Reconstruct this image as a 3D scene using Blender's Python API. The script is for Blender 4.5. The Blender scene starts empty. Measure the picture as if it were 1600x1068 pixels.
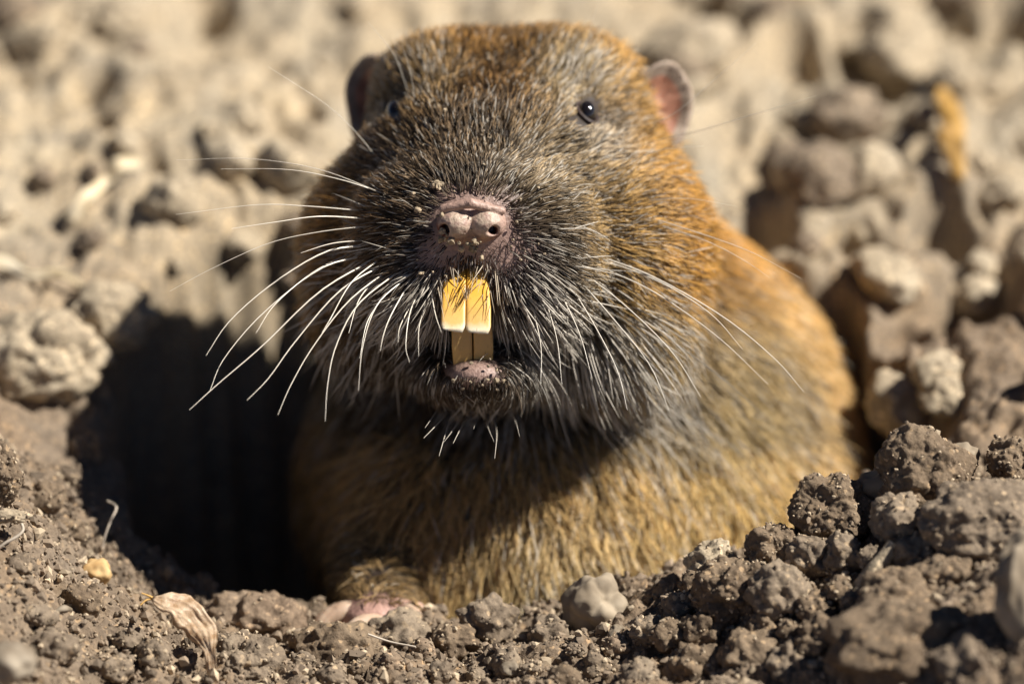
import bpy, bmesh, math, random
import numpy as np
from mathutils import Vector, Matrix
from mathutils.bvhtree import BVHTree

rng = np.random.default_rng(7)
random.seed(7)
scene = bpy.context.scene
COL = scene.collection
U = 0.01                                  # everything is authored in centimetres

# ------------------------------------------------------------------ camera
TILT = math.radians(25.0)
LENS, SENSOR = 250.0, 36.0
PPC = 140.0                               # photo pixels per centimetre in the plane of focus
D = (1600.0 / PPC) * LENS / SENSOR        # camera distance in cm
CT, ST = math.cos(TILT), math.sin(TILT)
AX = np.array([1.0, 0, 0]); AV = np.array([0, ST, CT]); AW = np.array([0, -CT, ST])
cam_d = bpy.data.cameras.new('camera'); cam = bpy.data.objects.new('camera', cam_d); COL.objects.link(cam)
cam_d.lens = LENS; cam_d.sensor_width = SENSOR
cam_d.clip_start = 0.02; cam_d.clip_end = 200
cam.location = Vector(AW * D * U)
cam.rotation_euler = (math.pi / 2 - TILT, 0, 0)
cam_d.dof.use_dof = True
cam_d.dof.focus_distance = (D + 0.15) * U
cam_d.dof.aperture_fstop = LENS / 21.0
cam_d.dof.aperture_blades = 9
scene.camera = cam

# ------------------------------------------------------------------ light
SUN_EL, SUN_AZ = math.radians(48), math.radians(-6)     # azimuth from +X towards +Y
sun_dir = Vector((math.cos(SUN_EL) * math.cos(SUN_AZ), math.cos(SUN_EL) * math.sin(SUN_AZ), math.sin(SUN_EL)))
world = bpy.data.worlds.new('World'); scene.world = world; world.use_nodes = True
wn = world.node_tree.nodes; wl = world.node_tree.links
sky = wn.new('ShaderNodeTexSky'); sky.sky_type = 'NISHITA'; sky.sun_disc = False; sky.air_density = 0.4; sky.dust_density = 0.0; sky.altitude = 1500
sky.sun_elevation = SUN_EL; sky.sun_rotation = math.atan2(sun_dir.x, sun_dir.y)
wl.new(sky.outputs[0], wn['Background'].inputs[0]); wn['Background'].inputs[1].default_value = 0.05
sun_d = bpy.data.lights.new('sun', 'SUN'); sun_d.energy = 5.0; sun_d.angle = math.radians(0.53); sun_d.color = (1.0, 0.95, 0.87)
sun = bpy.data.objects.new('sun', sun_d); COL.objects.link(sun)
sun.rotation_euler = sun_dir.to_track_quat('Z', 'Y').to_euler(); sun.location = sun_dir * 2
scene.view_settings.view_transform = 'Standard'; scene.view_settings.look = 'None'
scene.view_settings.exposure = 0.75; scene.view_settings.gamma = 1.0
scene.cycles.use_denoising = True
scene.cycles.max_bounces = 8

# ------------------------------------------------------------------ helpers
def lin(r, g, b):
    f = lambda c: (c / 255 / 12.92) if c <= 10 else ((c / 255 + 0.055) / 1.055) ** 2.4
    return (f(r), f(g), f(b))
def V2W(p):                               # view cm (x right, v up, w to camera) -> world cm
    p = np.asarray(p, float)
    return p[..., 0:1] * AX + p[..., 1:2] * AV + p[..., 2:3] * AW
def W2V(p):
    p = np.asarray(p, float)
    return np.stack([p @ AX, p @ AV, p @ AW], -1)
def PV(px, py, w):                        # photo pixel + depth -> view cm
    s = (D - w) / D
    return np.array([(px - 800) / PPC * s, (534 - py) / PPC * s, w])
def PW(px, py, w): return V2W(PV(px, py, w))
def to_px(pv):
    s = D / (D - pv[..., 2])
    return 800 + pv[..., 0] * PPC * s, 534 - pv[..., 1] * PPC * s

def tag(o, label=None, cat=None, group=None, kind=None):
    for k, v in (('label', label), ('category', cat), ('group', group), ('kind', kind)):
        if v: o[k] = v
    return o
def new_obj(name, data, parent=None, mat=None):
    o = bpy.data.objects.new(name, data); COL.objects.link(o)
    if mat is not None: data.materials.append(mat)
    if parent is not None: o.parent = parent
    return o
def mesh_np(name, verts, faces, smooth=True):
    """verts in cm, faces an (n,3|4) array"""
    me = bpy.data.meshes.new(name)
    verts = np.asarray(verts, np.float32) * U; faces = np.asarray(faces, np.int32)
    k = faces.shape[1]
    me.vertices.add(len(verts)); me.vertices.foreach_set('co', verts.ravel())
    me.loops.add(faces.size); me.loops.foreach_set('vertex_index', faces.ravel())
    me.polygons.add(len(faces)); me.polygons.foreach_set('loop_start', np.arange(0, faces.size, k, dtype=np.int32))
    me.update(calc_edges=True)
    me.polygons.foreach_set('use_smooth', np.full(len(faces), smooth))
    return me
def set_col(me, cols, name='tint'):
    a = me.attributes.new(name, 'FLOAT_COLOR', 'POINT')
    c = np.ones((len(cols), 4), np.float32); c[:, :3] = cols
    a.data.foreach_set('color', c.ravel())

# numpy gradient noise and cell noise
_perm = np.random.default_rng(3).permutation(256).astype(np.int64); _perm = np.concatenate([_perm] * 3)
_grad = np.random.default_rng(4).normal(size=(256, 3)); _grad /= np.linalg.norm(_grad, axis=1)[:, None]
_rnd = np.random.default_rng(5).random((256, 3))
def _h(i, j, k): return _perm[_perm[_perm[i & 255] + (j & 255)] + (k & 255)]
def perlin(p):
    i = np.floor(p).astype(np.int64); f = p - i; u = f * f * f * (f * (f * 6 - 15) + 10)
    r = 0
    for a in (0, 1):
        for b in (0, 1):
            for c in (0, 1):
                g = _grad[_h(i[:, 0] + a, i[:, 1] + b, i[:, 2] + c)]
                dot = (g * (f - (a, b, c))).sum(1)
                r = r + dot * (u[:, 0] if a else 1 - u[:, 0]) * (u[:, 1] if b else 1 - u[:, 1]) * (u[:, 2] if c else 1 - u[:, 2])
    return r * 1.5
def fbm(p, octv=4, gain=0.5, lac=2.03):
    r, a = 0, 1.0
    for o in range(octv):
        r = r + a * perlin(p + o * 17.3); p = p * lac; a *= gain
    return r
def worley(p):
    i = np.floor(p).astype(np.int64); best = np.full(len(p), 9.0)
    for a in (-1, 0, 1):
        for b in (-1, 0, 1):
            for c in (-1, 0, 1):
                q = i + (a, b, c)
                d = ((q + _rnd[_h(q[:, 0], q[:, 1], q[:, 2])] - p) ** 2).sum(1)
                best = np.minimum(best, d)
    return np.sqrt(best)
def lumps(p): return np.clip(1 - worley(p) ** 2 * 1.3, 0, 1)
def sstep(a, b, x):
    t = np.clip((x - a) / (b - a), 0, 1); return t * t * (3 - 2 * t)

def surface_nets(F, org, h):
    """zero surface of a sampled field; returns vertices and quads"""
    S = F < 0
    nx, ny, nz = F.shape
    c = sum(S[a:nx - 1 + a, b:ny - 1 + b, d:nz - 1 + d].astype(np.int8) for a in (0, 1) for b in (0, 1) for d in (0, 1))
    cells = np.argwhere((c > 0) & (c < 8))
    idx = np.full(c.shape, -1, np.int64); idx[tuple(cells.T)] = np.arange(len(cells))
    acc = np.zeros((len(cells), 3)); cnt = np.zeros(len(cells))
    for ax in range(3):
        o1, o2 = [k for k in range(3) if k != ax]
        for a in (0, 1):
            for b in (0, 1):
                s = np.zeros(3, int); s[o1] = a; s[o2] = b
                e = s.copy(); e[ax] = 1
                fa = F[tuple((cells + s).T)]; fb = F[tuple((cells + e).T)]
                m = (fa < 0) != (fb < 0)
                t = np.where(m, fa / np.where(m, fa - fb, 1), 0)
                pos = np.tile(s, (len(cells), 1)).astype(float); pos[:, ax] += t
                acc[m] += pos[m]; cnt[m] += 1
    verts = org + (cells + acc / cnt[:, None]) * h
    quads = []
    for ax in range(3):
        o1, o2 = [(1, 2), (2, 0), (0, 1)][ax]
        sl0 = [slice(None)] * 3; sl1 = [slice(None)] * 3
        sl0[ax] = slice(0, -1); sl1[ax] = slice(1, None)
        ch = S[tuple(sl0)] != S[tuple(sl1)]
        e = np.argwhere(ch)
        ok = (e[:, o1] > 0) & (e[:, o2] > 0) & (e[:, o1] < F.shape[o1] - 1) & (e[:, o2] < F.shape[o2] - 1)
        e = e[ok]
        flip = S[tuple(sl0)][tuple(e.T)]
        def at(da, db):
            q = e.copy(); q[:, o1] -= da; q[:, o2] -= db
            return idx[tuple(q.T)]
        q = np.stack([at(1, 1), at(0, 1), at(0, 0), at(1, 0)], 1)
        q[~flip] = q[~flip][:, ::-1]
        quads.append(q)
    quads = np.concatenate(quads)
    return verts, quads[(quads >= 0).all(1)]

def ell(P, c, r):
    q = (P - np.asarray(c, np.float32)); r = np.asarray(r, np.float32)
    k0 = np.sqrt(((q / r) ** 2).sum(-1)); k1 = np.sqrt(((q / (r * r)) ** 2).sum(-1)) + 1e-6
    return k0 * (k0 - 1) / k1
def cap(P, a, b, ra, rb):
    a = np.asarray(a, np.float32); b = np.asarray(b, np.float32)
    ab = b - a; t = np.clip(((P - a) @ ab) / (ab @ ab), 0, 1)
    return np.sqrt(((P - a - t[..., None] * ab) ** 2).sum(-1)) - (ra + (rb - ra) * t)
def smin(a, b, k):
    h = np.clip(0.5 + 0.5 * (b - a) / k, 0, 1)
    return b + (a - b) * h - k * h * (1 - h)
def smax(a, b, k): return -smin(-a, -b, k)
def grid(lo, hi, h):
    ax = [np.arange(l, u + h, h, dtype=np.float32) for l, u in zip(lo, hi)]
    return np.stack(np.meshgrid(*ax, indexing='ij'), -1)

# ------------------------------------------------------------------ materials
def mat_new(name):
    m = bpy.data.materials.new(name); m.use_nodes = True
    n = m.node_tree.nodes; l = m.node_tree.links
    return m, n, l, n['Principled BSDF']
def ramp(n, stops):
    r = n.new('ShaderNodeValToRGB'); e = r.color_ramp.elements
    while len(e) < len(stops): e.new(0.5)
    for el, (p, c) in zip(e, stops): el.position = p; el.color = (*c, 1)
    return r
def soil_mat(name, dark, mid, pale, bump=0.5, tint=False, scale=1.0, dry=None):
    m, n, l, b = mat_new(name)
    tc = n.new('ShaderNodeTexCoord'); geo = n.new('ShaderNodeNewGeometry')
    src = geo.outputs['Position']
    n1 = n.new('ShaderNodeTexNoise'); n1.inputs['Scale'].default_value = 110 * scale; n1.inputs['Detail'].default_value = 5; n1.inputs['Roughness'].default_value = 0.65
    n2 = n.new('ShaderNodeTexNoise'); n2.inputs['Scale'].default_value = 1500 * scale; n2.inputs['Detail'].default_value = 4; n2.inputs['Roughness'].default_value = 0.7
    n3 = n.new('ShaderNodeTexVoronoi'); n3.inputs['Scale'].default_value = 2200 * scale
    for t in (n1, n2, n3): l.new(src, t.inputs['Vector'])
    r1 = ramp(n, [(0.30, dark), (0.52, mid), (0.72, pale)]); l.new(n1.outputs['Fac'], r1.inputs[0])
    r2 = ramp(n, [(0.32, (0.55, 0.53, 0.52)), (0.55, (1, 1, 1)), (0.75, (1.35, 1.28, 1.18))]); l.new(n2.outputs['Fac'], r2.inputs[0])
    mx = n.new('ShaderNodeMix'); mx.data_type = 'RGBA'; mx.blend_type = 'MULTIPLY'; mx.inputs[0].default_value = 0.8
    l.new(r1.outputs[0], mx.inputs[6]); l.new(r2.outputs[0], mx.inputs[7])
    out = mx.outputs[2]
    # pale sandy specks
    sp = ramp(n, [(0.78, (0, 0, 0)), (0.9, (1, 1, 1))]); l.new(n3.outputs['Color'], sp.inputs[0])
    mp = n.new('ShaderNodeMix'); mp.data_type = 'RGBA'; l.new(sp.outputs[0], mp.inputs[0]); l.new(out, mp.inputs[6])
    mp.inputs[7].default_value = (pale[0] * 1.5, pale[1] * 1.4, pale[2] * 1.25, 1); out = mp.outputs[2]
    if tint:
        at = n.new('ShaderNodeAttribute'); at.attribute_name = 'tint'
        m3 = n.new('ShaderNodeMix'); m3.data_type = 'RGBA'; m3.blend_type = 'MULTIPLY'; m3.inputs[0].default_value = 1
        l.new(out, m3.inputs[6]); l.new(at.outputs['Color'], m3.inputs[7]); out = m3.outputs[2]
    l.new(out, b.inputs['Base Color'])
    b.inputs['Roughness'].default_value = 0.92; b.inputs['Specular IOR Level'].default_value = 0.25
    bp = n.new('ShaderNodeBump'); bp.inputs['Strength'].default_value = bump; bp.inputs['Distance'].default_value = 0.0006
    l.new(n2.outputs['Fac'], bp.inputs['Height']); l.new(bp.outputs[0], b.inputs['Normal'])
    return m
def plain_mat(name, c1, c2, rough=0.7, scale=400, spec=0.3, bump=0.2, sss=0.0, detail=4):
    m, n, l, b = mat_new(name)
    tc = n.new('ShaderNodeTexCoord')
    t = n.new('ShaderNodeTexNoise'); t.inputs['Scale'].default_value = scale; t.inputs['Detail'].default_value = detail
    l.new(tc.outputs['Object'], t.inputs['Vector'])
    r = ramp(n, [(0.35, c1), (0.65, c2)]); l.new(t.outputs['Fac'], r.inputs[0]); l.new(r.outputs[0], b.inputs['Base Color'])
    b.inputs['Roughness'].default_value = rough; b.inputs['Specular IOR Level'].default_value = spec
    if sss:
        b.inputs['Subsurface Weight'].default_value = sss; b.inputs['Subsurface Radius'].default_value = (1, 0.5, 0.3); b.inputs['Subsurface Scale'].default_value = 0.0008
    bp = n.new('ShaderNodeBump'); bp.inputs['Strength'].default_value = bump; bp.inputs['Distance'].default_value = 0.0004
    l.new(t.outputs['Fac'], bp.inputs['Height']); l.new(bp.outputs[0], b.inputs['Normal'])
    return m

M_ground = soil_mat('soil_ground', (0.75, 0.75, 0.75), (1, 1, 1), (1.2, 1.18, 1.12), 0.55, tint=True)
M_clod = soil_mat('soil_clod', (0.13, 0.092, 0.060), (0.19, 0.139, 0.092), (0.265, 0.198, 0.132), 0.6)
M_clod_grey = soil_mat('soil_clod_grey', (0.155, 0.117, 0.082), (0.22, 0.17, 0.121), (0.30, 0.238, 0.17), 0.5)
M_clod_red = soil_mat('soil_clod_reddish', (0.17, 0.118, 0.08), (0.23, 0.168, 0.115), (0.30, 0.225, 0.16), 0.5)
M_clod_dry = soil_mat('soil_clod_dry', (0.30, 0.24, 0.165), (0.41, 0.335, 0.235), (0.5, 0.42, 0.31), 0.5)
M_stone = plain_mat('pale_stone', (0.13, 0.095, 0.06), (0.34, 0.285, 0.215), 0.8, 220, bump=.6, detail=8)
M_slab = plain_mat('slab_stone', (0.20, 0.155, 0.105), (0.36, 0.295, 0.215), 0.85, 250, bump=.5)
M_stone_y = plain_mat('yellow_stone', (0.45, 0.27, 0.11), (0.6, 0.42, 0.2), 0.75, 500)
M_straw = plain_mat('dry_straw', (0.6, 0.47, 0.28), (0.82, 0.72, 0.54), 0.6, 300)
M_leaf = plain_mat('dry_leaf', (0.30, 0.185, 0.10), (0.56, 0.42, 0.29), 0.5, 700, 0.4, 0.8, 0.1, 8)
M_amber = plain_mat('amber_leaf', (0.36, 0.2, 0.05), (0.55, 0.33, 0.1), 0.5, 300)
M_root = plain_mat('rootlet', (0.45, 0.38, 0.3), (0.6, 0.52, 0.42), 0.7, 500)

def crumb_mat():
    m, n, l, b = mat_new('soil_crumb')
    at = n.new('ShaderNodeAttribute'); at.attribute_name = 'tint'
    l.new(at.outputs['Color'], b.inputs['Base Color']); b.inputs['Roughness'].default_value = 0.9
    return m
M_crumb = crumb_mat()

# ------------------------------------------------------------------ ground
# control points: photo pixel + depth (cm towards the camera from the plane of focus)
ctrl = [PW(*c) for c in [
    (-60, 745, 0), (50, 850, 0), (110, 925, 0), (250, 1005, 0), (400, 1055, 0), (620, 1060, 0), (850, 1058, 0), (1000, 1010, 0),
    (1150, 940, 0), (1300, 880, 0), (1420, 830, 0), (1600, 800, 0), (1700, 800, 0),
    (1450, 1030, 2.6), (1600, 930, 2.4), (1250, 1075, 1.4), (0, 1050, 2.2), (150, 1070, 1.0),
    (340, 975, -1.7), (500, 1000, -1.4), (750, 1010, -1.1), (900, 990, -1.1), (1050, 935, -1.2), (1200, 870, -1.5), (1350, 800, -1.8), (1500, 745, -1.6),
    (60, 720, -2.3), (170, 870, -2.2), (130, 780, -2.9), (100, 620, -4.2), (30, 520, -4.8)]]
ctrl += [np.array(c, float) for c in [
    (-7, 10, -1.3), (-4.3, 6.2, -1.45), (-2.5, 7.6, -1.3), (-2, 10, -1.3), (3, 10, -1.5), (7, 10, -1.4), (-8, 20, -1.4), (0, 20, -1.2), (8, 20, -1.2), (5.5, 3.2, -2.1), (7, 5, -1.9), (5.2, 6, -1.9), (9, 0, -1.2),
    (-9, 0, -1.5), (-9, 5, -1.5), (0, -9, -3.0), (7, -9, -2.2), (-7, -9, -2.6), (0, -4, -3.1), (4.2, -5, -2.3), (-4, -5, -2.7)]]
ctrl = np.array(ctrl)
def tps(r2): return np.where(r2 > 0, 0.5 * r2 * np.log(np.maximum(r2, 1e-12)), 0)
_n = len(ctrl)
_A = np.zeros((_n + 3, _n + 3)); _d = ((ctrl[:, None, :2] - ctrl[None, :, :2]) ** 2).sum(-1)
_A[:_n, :_n] = tps(_d) + np.eye(_n) * 0.6
_A[:_n, _n] = 1; _A[:_n, _n + 1:] = ctrl[:, :2]; _A[_n, :_n] = 1; _A[_n + 1:, :_n] = ctrl[:, :2].T
_wt = np.linalg.solve(_A, np.concatenate([ctrl[:, 2], np.zeros(3)]))
PIT_C, PIT_R = np.array([-0.1, 3.75]), np.array([4.6, 3.35])
def pit_mask(x, y):
    p = np.stack([x, y, np.zeros_like(x)], -1)
    e = (np.abs((x - PIT_C[0]) / PIT_R[0]) ** 2.5 + np.abs((y - PIT_C[1]) / PIT_R[1]) ** 2.5) ** 0.4 + 0.07 * perlin(p * 0.9 + 3) + 0.03 * perlin(p * 2.7)
    return 1 - sstep(0.93, 1.03, e)
def base_h(x, y):
    r = np.zeros_like(x)
    for i in range(_n): r += _wt[i] * tps((x - ctrl[i, 0]) ** 2 + (y - ctrl[i, 1]) ** 2)
    r += _wt[_n] + _wt[_n + 1] * x + _wt[_n + 2] * y
    far = sstep(11, 24, np.sqrt(x ** 2 + ((y - 6) * 0.75) ** 2))
    return np.clip(r, -3.6, -0.9) * (1 - far) + (-1.6) * far
HOLES = []
for px, py, r_, d_ in [(1535, 405, .55, 1.4), (1470, 330, .3, .7), (1430, 560, .45, 1.0), (1195, 330, .35, .9), (1120, 40, .5, .8), (1340, 80, .35, .8), (1490, 40, .3, .8), (1370, 115, .4, .9), (150, 180, .28, .9), (150, 235, .22, .7), (330, 25, .35, .6), (1240, 95, .35, .8), (1300, 520, .5, 1.2), (240, 310, .2, .5), (1570, 60, .3, .8), (1250, 20, .3, .6)]:
    v_ = (534 - py) / PPC * 1.1; w_ = (-1.6 - v_ * CT) / ST; HOLES.append(((px - 800) / PPC * (D - w_) / D, v_ * ST - w_ * CT, r_, d_))
def ground_h(x, y):
    p = np.stack([x, y, np.full_like(x, 1.7)], -1)
    warp = np.stack([perlin(p * 0.8 + 9), perlin(p * 0.8 + 31), np.zeros_like(x)], -1)
    q = p + warp * 0.35
    far0 = sstep(2.5, 8, y)
    far = far0 * (0.42 + 0.58 * sstep(-1, 3, x))
    h = 0.42 * fbm(p * 0.42, 3) * (0.35 + 0.65 * far)
    h += (0.16 - 0.04 * far) * (lumps(q * 1.05) - 0.5) * (0.6 + 0.8 * (perlin(p * 0.5 + 50) > 0))
    h += (0.13 - 0.08 * far0) * (lumps(q * 2.4 + 7) - 0.5)
    h += (0.11 - 0.05 * far0) * (lumps(q * 5.1 + 3) - 0.5) + 0.07 * fbm(q * 5, 3) + 0.12 * fbm(q * 1.9 + 8, 3)
    h += far * (0.30 * (0.35 - np.abs(perlin(q * 0.9 + 13))) + 0.22 * (0.3 - np.abs(perlin(q * 1.9 + 29))) + 0.10 * (0.3 - np.abs(perlin(q * 4.1 + 2))))
    for hx, hy, hr, hd in HOLES: h -= hd * np.exp(-(((x - hx) / hr) ** 2 + ((y - hy) / (hr * 1.5)) ** 2 + 0.5 * perlin(p * 2.2 + 5)) ** 2)
    h -= 0.75 * far * sstep(0.42, 0.62, fbm(p * 0.55 + 77, 2))
    near = 1 - sstep(2.0, 5.0, y)
    h += near * (0.045 * (lumps(q * 11 + 5) - 0.5) + 0.03 * fbm(p * 16, 2))
    m = pit_mask(x, y)
    return base_h(x, y) + h - m * 6.2

def spacing(segs):
    out = [segs[0][0]]
    for a, b, s in segs:
        k = max(1, int(round((b - a) / s))); out += list(a + (b - a) * (np.arange(k) + 1) / k)
    return np.array(out)
def rings(a, f=1.35, stop=320):
    out = []; s = 0.3
    while abs(a) < stop: a += s; out.append(a); s *= f
    return out
xs = spacing([(-7.5, 7.5, 0.045)]); xs = np.concatenate([-np.array(rings(7.5))[::-1], xs, rings(7.5)])
ys = spacing([(-6, 1.2, 0.045), (1.2, 8, 0.07), (8, 22, 0.12)]); ys = np.concatenate([-np.array(rings(6))[::-1], ys, rings(22)])
GX, GY = np.meshgrid(xs, ys, indexing='ij')
gx, gy = GX.ravel(), GY.ravel()
gz = ground_h(gx, gy)
gv = np.stack([gx, gy, gz], -1)
nx_, ny_ = len(xs), len(ys)
ii = (np.arange(nx_ - 1)[:, None] * ny_ + np.arange(ny_ - 1)[None]).ravel()
gf = np.stack([ii, ii + ny_, ii + ny_ + 1, ii + 1], 1)
gme = mesh_np('ground', gv, gf)
# freshly dug soil round the burrow is moist and dark, the old surface behind is dry and pale
moist = 1 - sstep(2.0, 6.5, gy + 0.9 * fbm(gv * 0.5, 3) - 0.10 * np.abs(gx) - 2.2 * sstep(2, 5.5, gx))
gcol = moist[:, None] * np.array((0.215, 0.160, 0.110)) + (1 - moist[:, None]) * np.array((0.385, 0.315, 0.222))
hue = 0.5 + 0.5 * fbm(gv * 0.9 + 12, 3)
gcol = gcol * (1 + (hue[:, None] - 0.5) * np.array((0.25, 0.15, 0.0)))
set_col(gme, gcol)
ground = tag(new_obj('ground', gme, None, M_ground), 'crumbly brown soil around the burrow, pale and dry behind', None, None, 'structure')
g_bvh = BVHTree.FromPolygons([Vector(v) for v in gv.tolist()], gf.tolist())

cam_cm = Vector(AW * D)
def cast(bvh, px, py):
    d = (Vector(PW(px, py, 0)) - cam_cm).normalized()
    h = bvh.ray_cast(cam_cm, d)
    return None if h[0] is None else (np.array(h[0]), np.array(h[1]))

# ------------------------------------------------------------------ clods, stones, crumbs
_ico = {}
def ico(sub):
    if sub not in _ico:
        bm = bmesh.new(); bmesh.ops.create_icosphere(bm, subdivisions=sub, radius=1)
        _ico[sub] = (np.array([v.co[:] for v in bm.verts]), np.array([[v.index for v in f.verts] for f in bm.faces])); bm.free()
    return _ico[sub]
def clod_shape(r, seed, sub, knob=0.28, grain=1.0, smooth=False):
    v, f = ico(sub); off = np.array([seed * 3.71, seed * 1.37, seed * 7.13])
    s = 1 + knob * (lumps(v * 1.15 + off) - 0.45) + 0.20 * fbm(v * 1.3 + off, 2)
    if not smooth:
        s += 0.10 * (lumps(v * 2.6 + off) - 0.45)
    p = v * s[:, None] * np.asarray(r)
    if smooth:
        p += v * (0.015 * fbm(p * 6 + off, 3))[:, None]
    else:
        R = float(np.mean(r))
        p += v * (grain * (0.04 * (lumps(p * 9 + off) - 0.4) + 0.022 * (lumps(p * 19 + off) - 0.4) + 0.055 * fbm(p * 5 + off, 4)))[:, None] * min(1, R / 0.3)
    return p, f
def rotm(seed):
    r = random.Random(seed); return np.array(Matrix.Rotation(r.uniform(-0.6, 0.6), 3, 'Y') @ Matrix.Rotation(r.uniform(-3, 3), 3, 'Z'))
clod_surf = []          # surfaces that carry sand grains
def clod(name, label, cat, px, py, rpx, mat, seed, sub=5, sink=0.55, w=None, group=None, knob=0.28, smooth=False, grain=1.0, spin=True):
    """rpx: radii (across, up, deep) in photo pixels; rests on the ground under it unless w is given"""
    if np.isscalar(rpx): rpx = (rpx, rpx * 0.9, rpx)
    if w is None:
        h = cast(g_bvh, px, py + rpx[1] * sink)
        w = W2V(h[0])[2]
    s = (D - w) / D / PPC
    r = (rpx[0] * s, rpx[2] * s, rpx[1] * s)
    p, f = clod_shape(r, seed, sub, knob, grain, smooth)
    c = PW(px, py, w)
    me = mesh_np(name, p, f)
    o = new_obj(name, me, None, mat); o.location = Vector(c * U)
    tag(o, label, cat, group)
    if not smooth: clod_surf.append((p + c, f, o))
    return o

def near(px, py, marks): return min(marks, key=lambda m: (m[0][0] - px) ** 2 + (m[0][1] - py) ** 2)[1]
# heap of clods on the right
H = 'soil clods heaped beside the burrow'
clod('soil_clod', 'large rounded soil clod crusted with sandy grains on top of the heap', 'soil clod', 1450, 745, (72, 66, 70), M_clod, 11, 6, w=-0.1)
clod('soil_clod', 'broad brown clod joined to the crusted clod on the heap', 'soil clod', 1540, 815, (105, 62, 80), M_clod_grey, 12, 6, w=0.9)
clod('soil_clod', 'dark knobbly clod behind the broad clod, at the top of the heap', 'soil clod', 1588, 728, (44, 42, 44), M_clod, 13, 6, w=-0.2)
clod('soil_clod', 'dark squarish crumbly clod standing against the golden belly fur', 'soil clod', 1303, 800, (58, 50, 52), M_clod, 14, 6, w=-0.2, knob=0.4)
clod('soil_clod', 'round grey clod balanced above the upright twig', 'soil clod', 1408, 815, (40, 38, 40), M_clod_grey, 15, 5, w=0.6)
clod('soil_clod', 'oval grey clod just below the round clod and twig', 'soil clod', 1432, 872, (38, 32, 36), M_clod_grey, 16, 5, w=0.9)
clod('soil_clod', 'brown clod with a notched top left of the squarish clod', 'soil clod', 1208, 858, (40, 38, 40), M_clod, 17, 6, w=0.0)
clod('soil_clod', 'wide low clod wedged under the notched clod', 'soil clod', 1268, 868, (34, 30, 34), M_clod_grey, 18, 5, w=0.3)
clod('soil_clod', 'small smooth clod directly under the squarish clod', 'soil clod', 1318, 868, (28, 27, 28), M_clod_grey, 19, 5, w=0.5)
clod('soil_clod', 'large pitted brown clod at the foot of the heap', 'soil clod', 1147, 928, (56, 52, 54), M_clod, 20, 6, w=0.25)
clod('soil_clod', 'pale lit clod at the lower end of the heap nearest the belly', 'soil clod', 1112, 880, (36, 30, 34), M_clod_dry, 21, 5, w=-0.6)
clod('soil_clod', 'lumpy mid brown clod beside the large pitted clod', 'soil clod', 1215, 925, (44, 42, 44), M_clod_grey, 22, 5, w=0.6)
clod('soil_clod', 'brown clod with two knobs below the oval grey clod', 'soil clod', 1478, 900, (42, 34, 40), M_clod, 23, 5, w=1.4)
clod('soil_clod', 'small clod leaning on the pale slab', 'soil clod', 1536, 892, (22, 24, 24), M_clod_grey, 24, 5, w=1.3)
clod('soil_clod', 'blurred wide brown clod low in the heap', 'soil clod', 1420, 1010, (120, 58, 90), M_clod, 25, 5, w=2.2)
clod('soil_clod', 'blurred reddish brown clod below the twig', 'soil clod', 1400, 930, (56, 36, 50), M_clod, 26, 5, w=1.5)
rr = random.Random(4)
k = 30
for (px, py, rp, w) in [(1195, 975, 26, .7), (1238, 985, 22, .9), (1275, 950, 26, .9), (1310, 920, 20, .9), (1340, 945, 24, 1.1), (1290, 1000, 40, 1.3), (1170, 1020, 38, .9),
                        (1100, 985, 30, .4), (1062, 945, 24, .0), (1050, 990, 26, .3), (1010, 985, 22, .1), (1090, 1035, 36, .7), (1240, 1040, 34, 1.3), (1345, 1055, 44, 1.9),
                        (1500, 960, 36, 1.9), (1185, 890, 18, .2), (1360, 870, 18, .8), (1085, 915, 22, -.3), (1525, 1050, 60, 2.8)]:
    k += 1
    size = 'tiny' if rp < 22 else 'small' if rp < 30 else 'fist shaped'; mm = rr.choice([M_clod, M_clod_grey, M_clod]); tone = 'greyish' if mm is M_clod_grey else 'dark brown'
    mark = near(px, py, [((1380, 880), 'around the upright twig'), ((1560, 940), 'below the pale slab'), ((1147, 928), 'around the large pitted clod'), ((1420, 1020), 'around the wide blurred clod'), ((1240, 960), 'between the pitted clod and the blurred clod'), ((1040, 960), 'at the low end of the heap'), ((1080, 1040), 'where heap meets front rim')])
    clod('soil_clod', f'{size} {tone} soil clod {mark}', 'soil clod', px, py, (rp, rp * rr.uniform(.8, 1), rp), mm, k, 5 if rp > 24 else 4, w=w, group=f'{size} {tone} clods {mark}')
# low rim in front and on the left
clod('soil_clod', 'rough grainy clod beside the dry leaf stalk', 'soil clod', 378, 1040, (54, 46, 50), M_clod_grey, 60, 6, w=0.1)
clod('soil_clod', 'grey block of soil on the front rim below the chest', 'soil clod', 765, 975, (40, 36, 38), M_clod_grey, 61, 5, w=-1.0)
clod('soil_clod', 'wedge of soil left of the grey block under the chest', 'soil clod', 712, 1000, (34, 24, 32), M_clod, 62, 5, w=-0.8)
clod('soil_clod', 'brown clod right of the grey block on the front rim', 'soil clod', 858, 998, (32, 32, 30), M_clod_grey, 63, 5, w=-0.7)
clod('soil_clod', 'low dark clod under the pink paw', 'soil clod', 525, 1010, (66, 30, 46), M_clod, 64, 5, w=-0.7)
clod('soil_clod', 'flat brown clod right of the pink paw', 'soil clod', 625, 992, (48, 28, 40), M_clod_grey, 65, 5, w=-1.0)
clod('soil_clod', 'flat topped pale clod behind the dry leaf on the burrow rim', 'soil clod', 400, 970, (72, 42, 56), M_clod_red, 66, 5, w=-1.5)
clod('soil_clod', 'dark clod with sandy crust at the left edge by the wood chip', 'soil clod', -8, 742, (32, 54, 36), M_clod, 67, 6, w=0.0)
clod('soil_clod', 'dark crumbly clod on the slope left of the dry leaf', 'soil clod', 130, 935, (30, 24, 28), M_clod, 68, 5)
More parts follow.
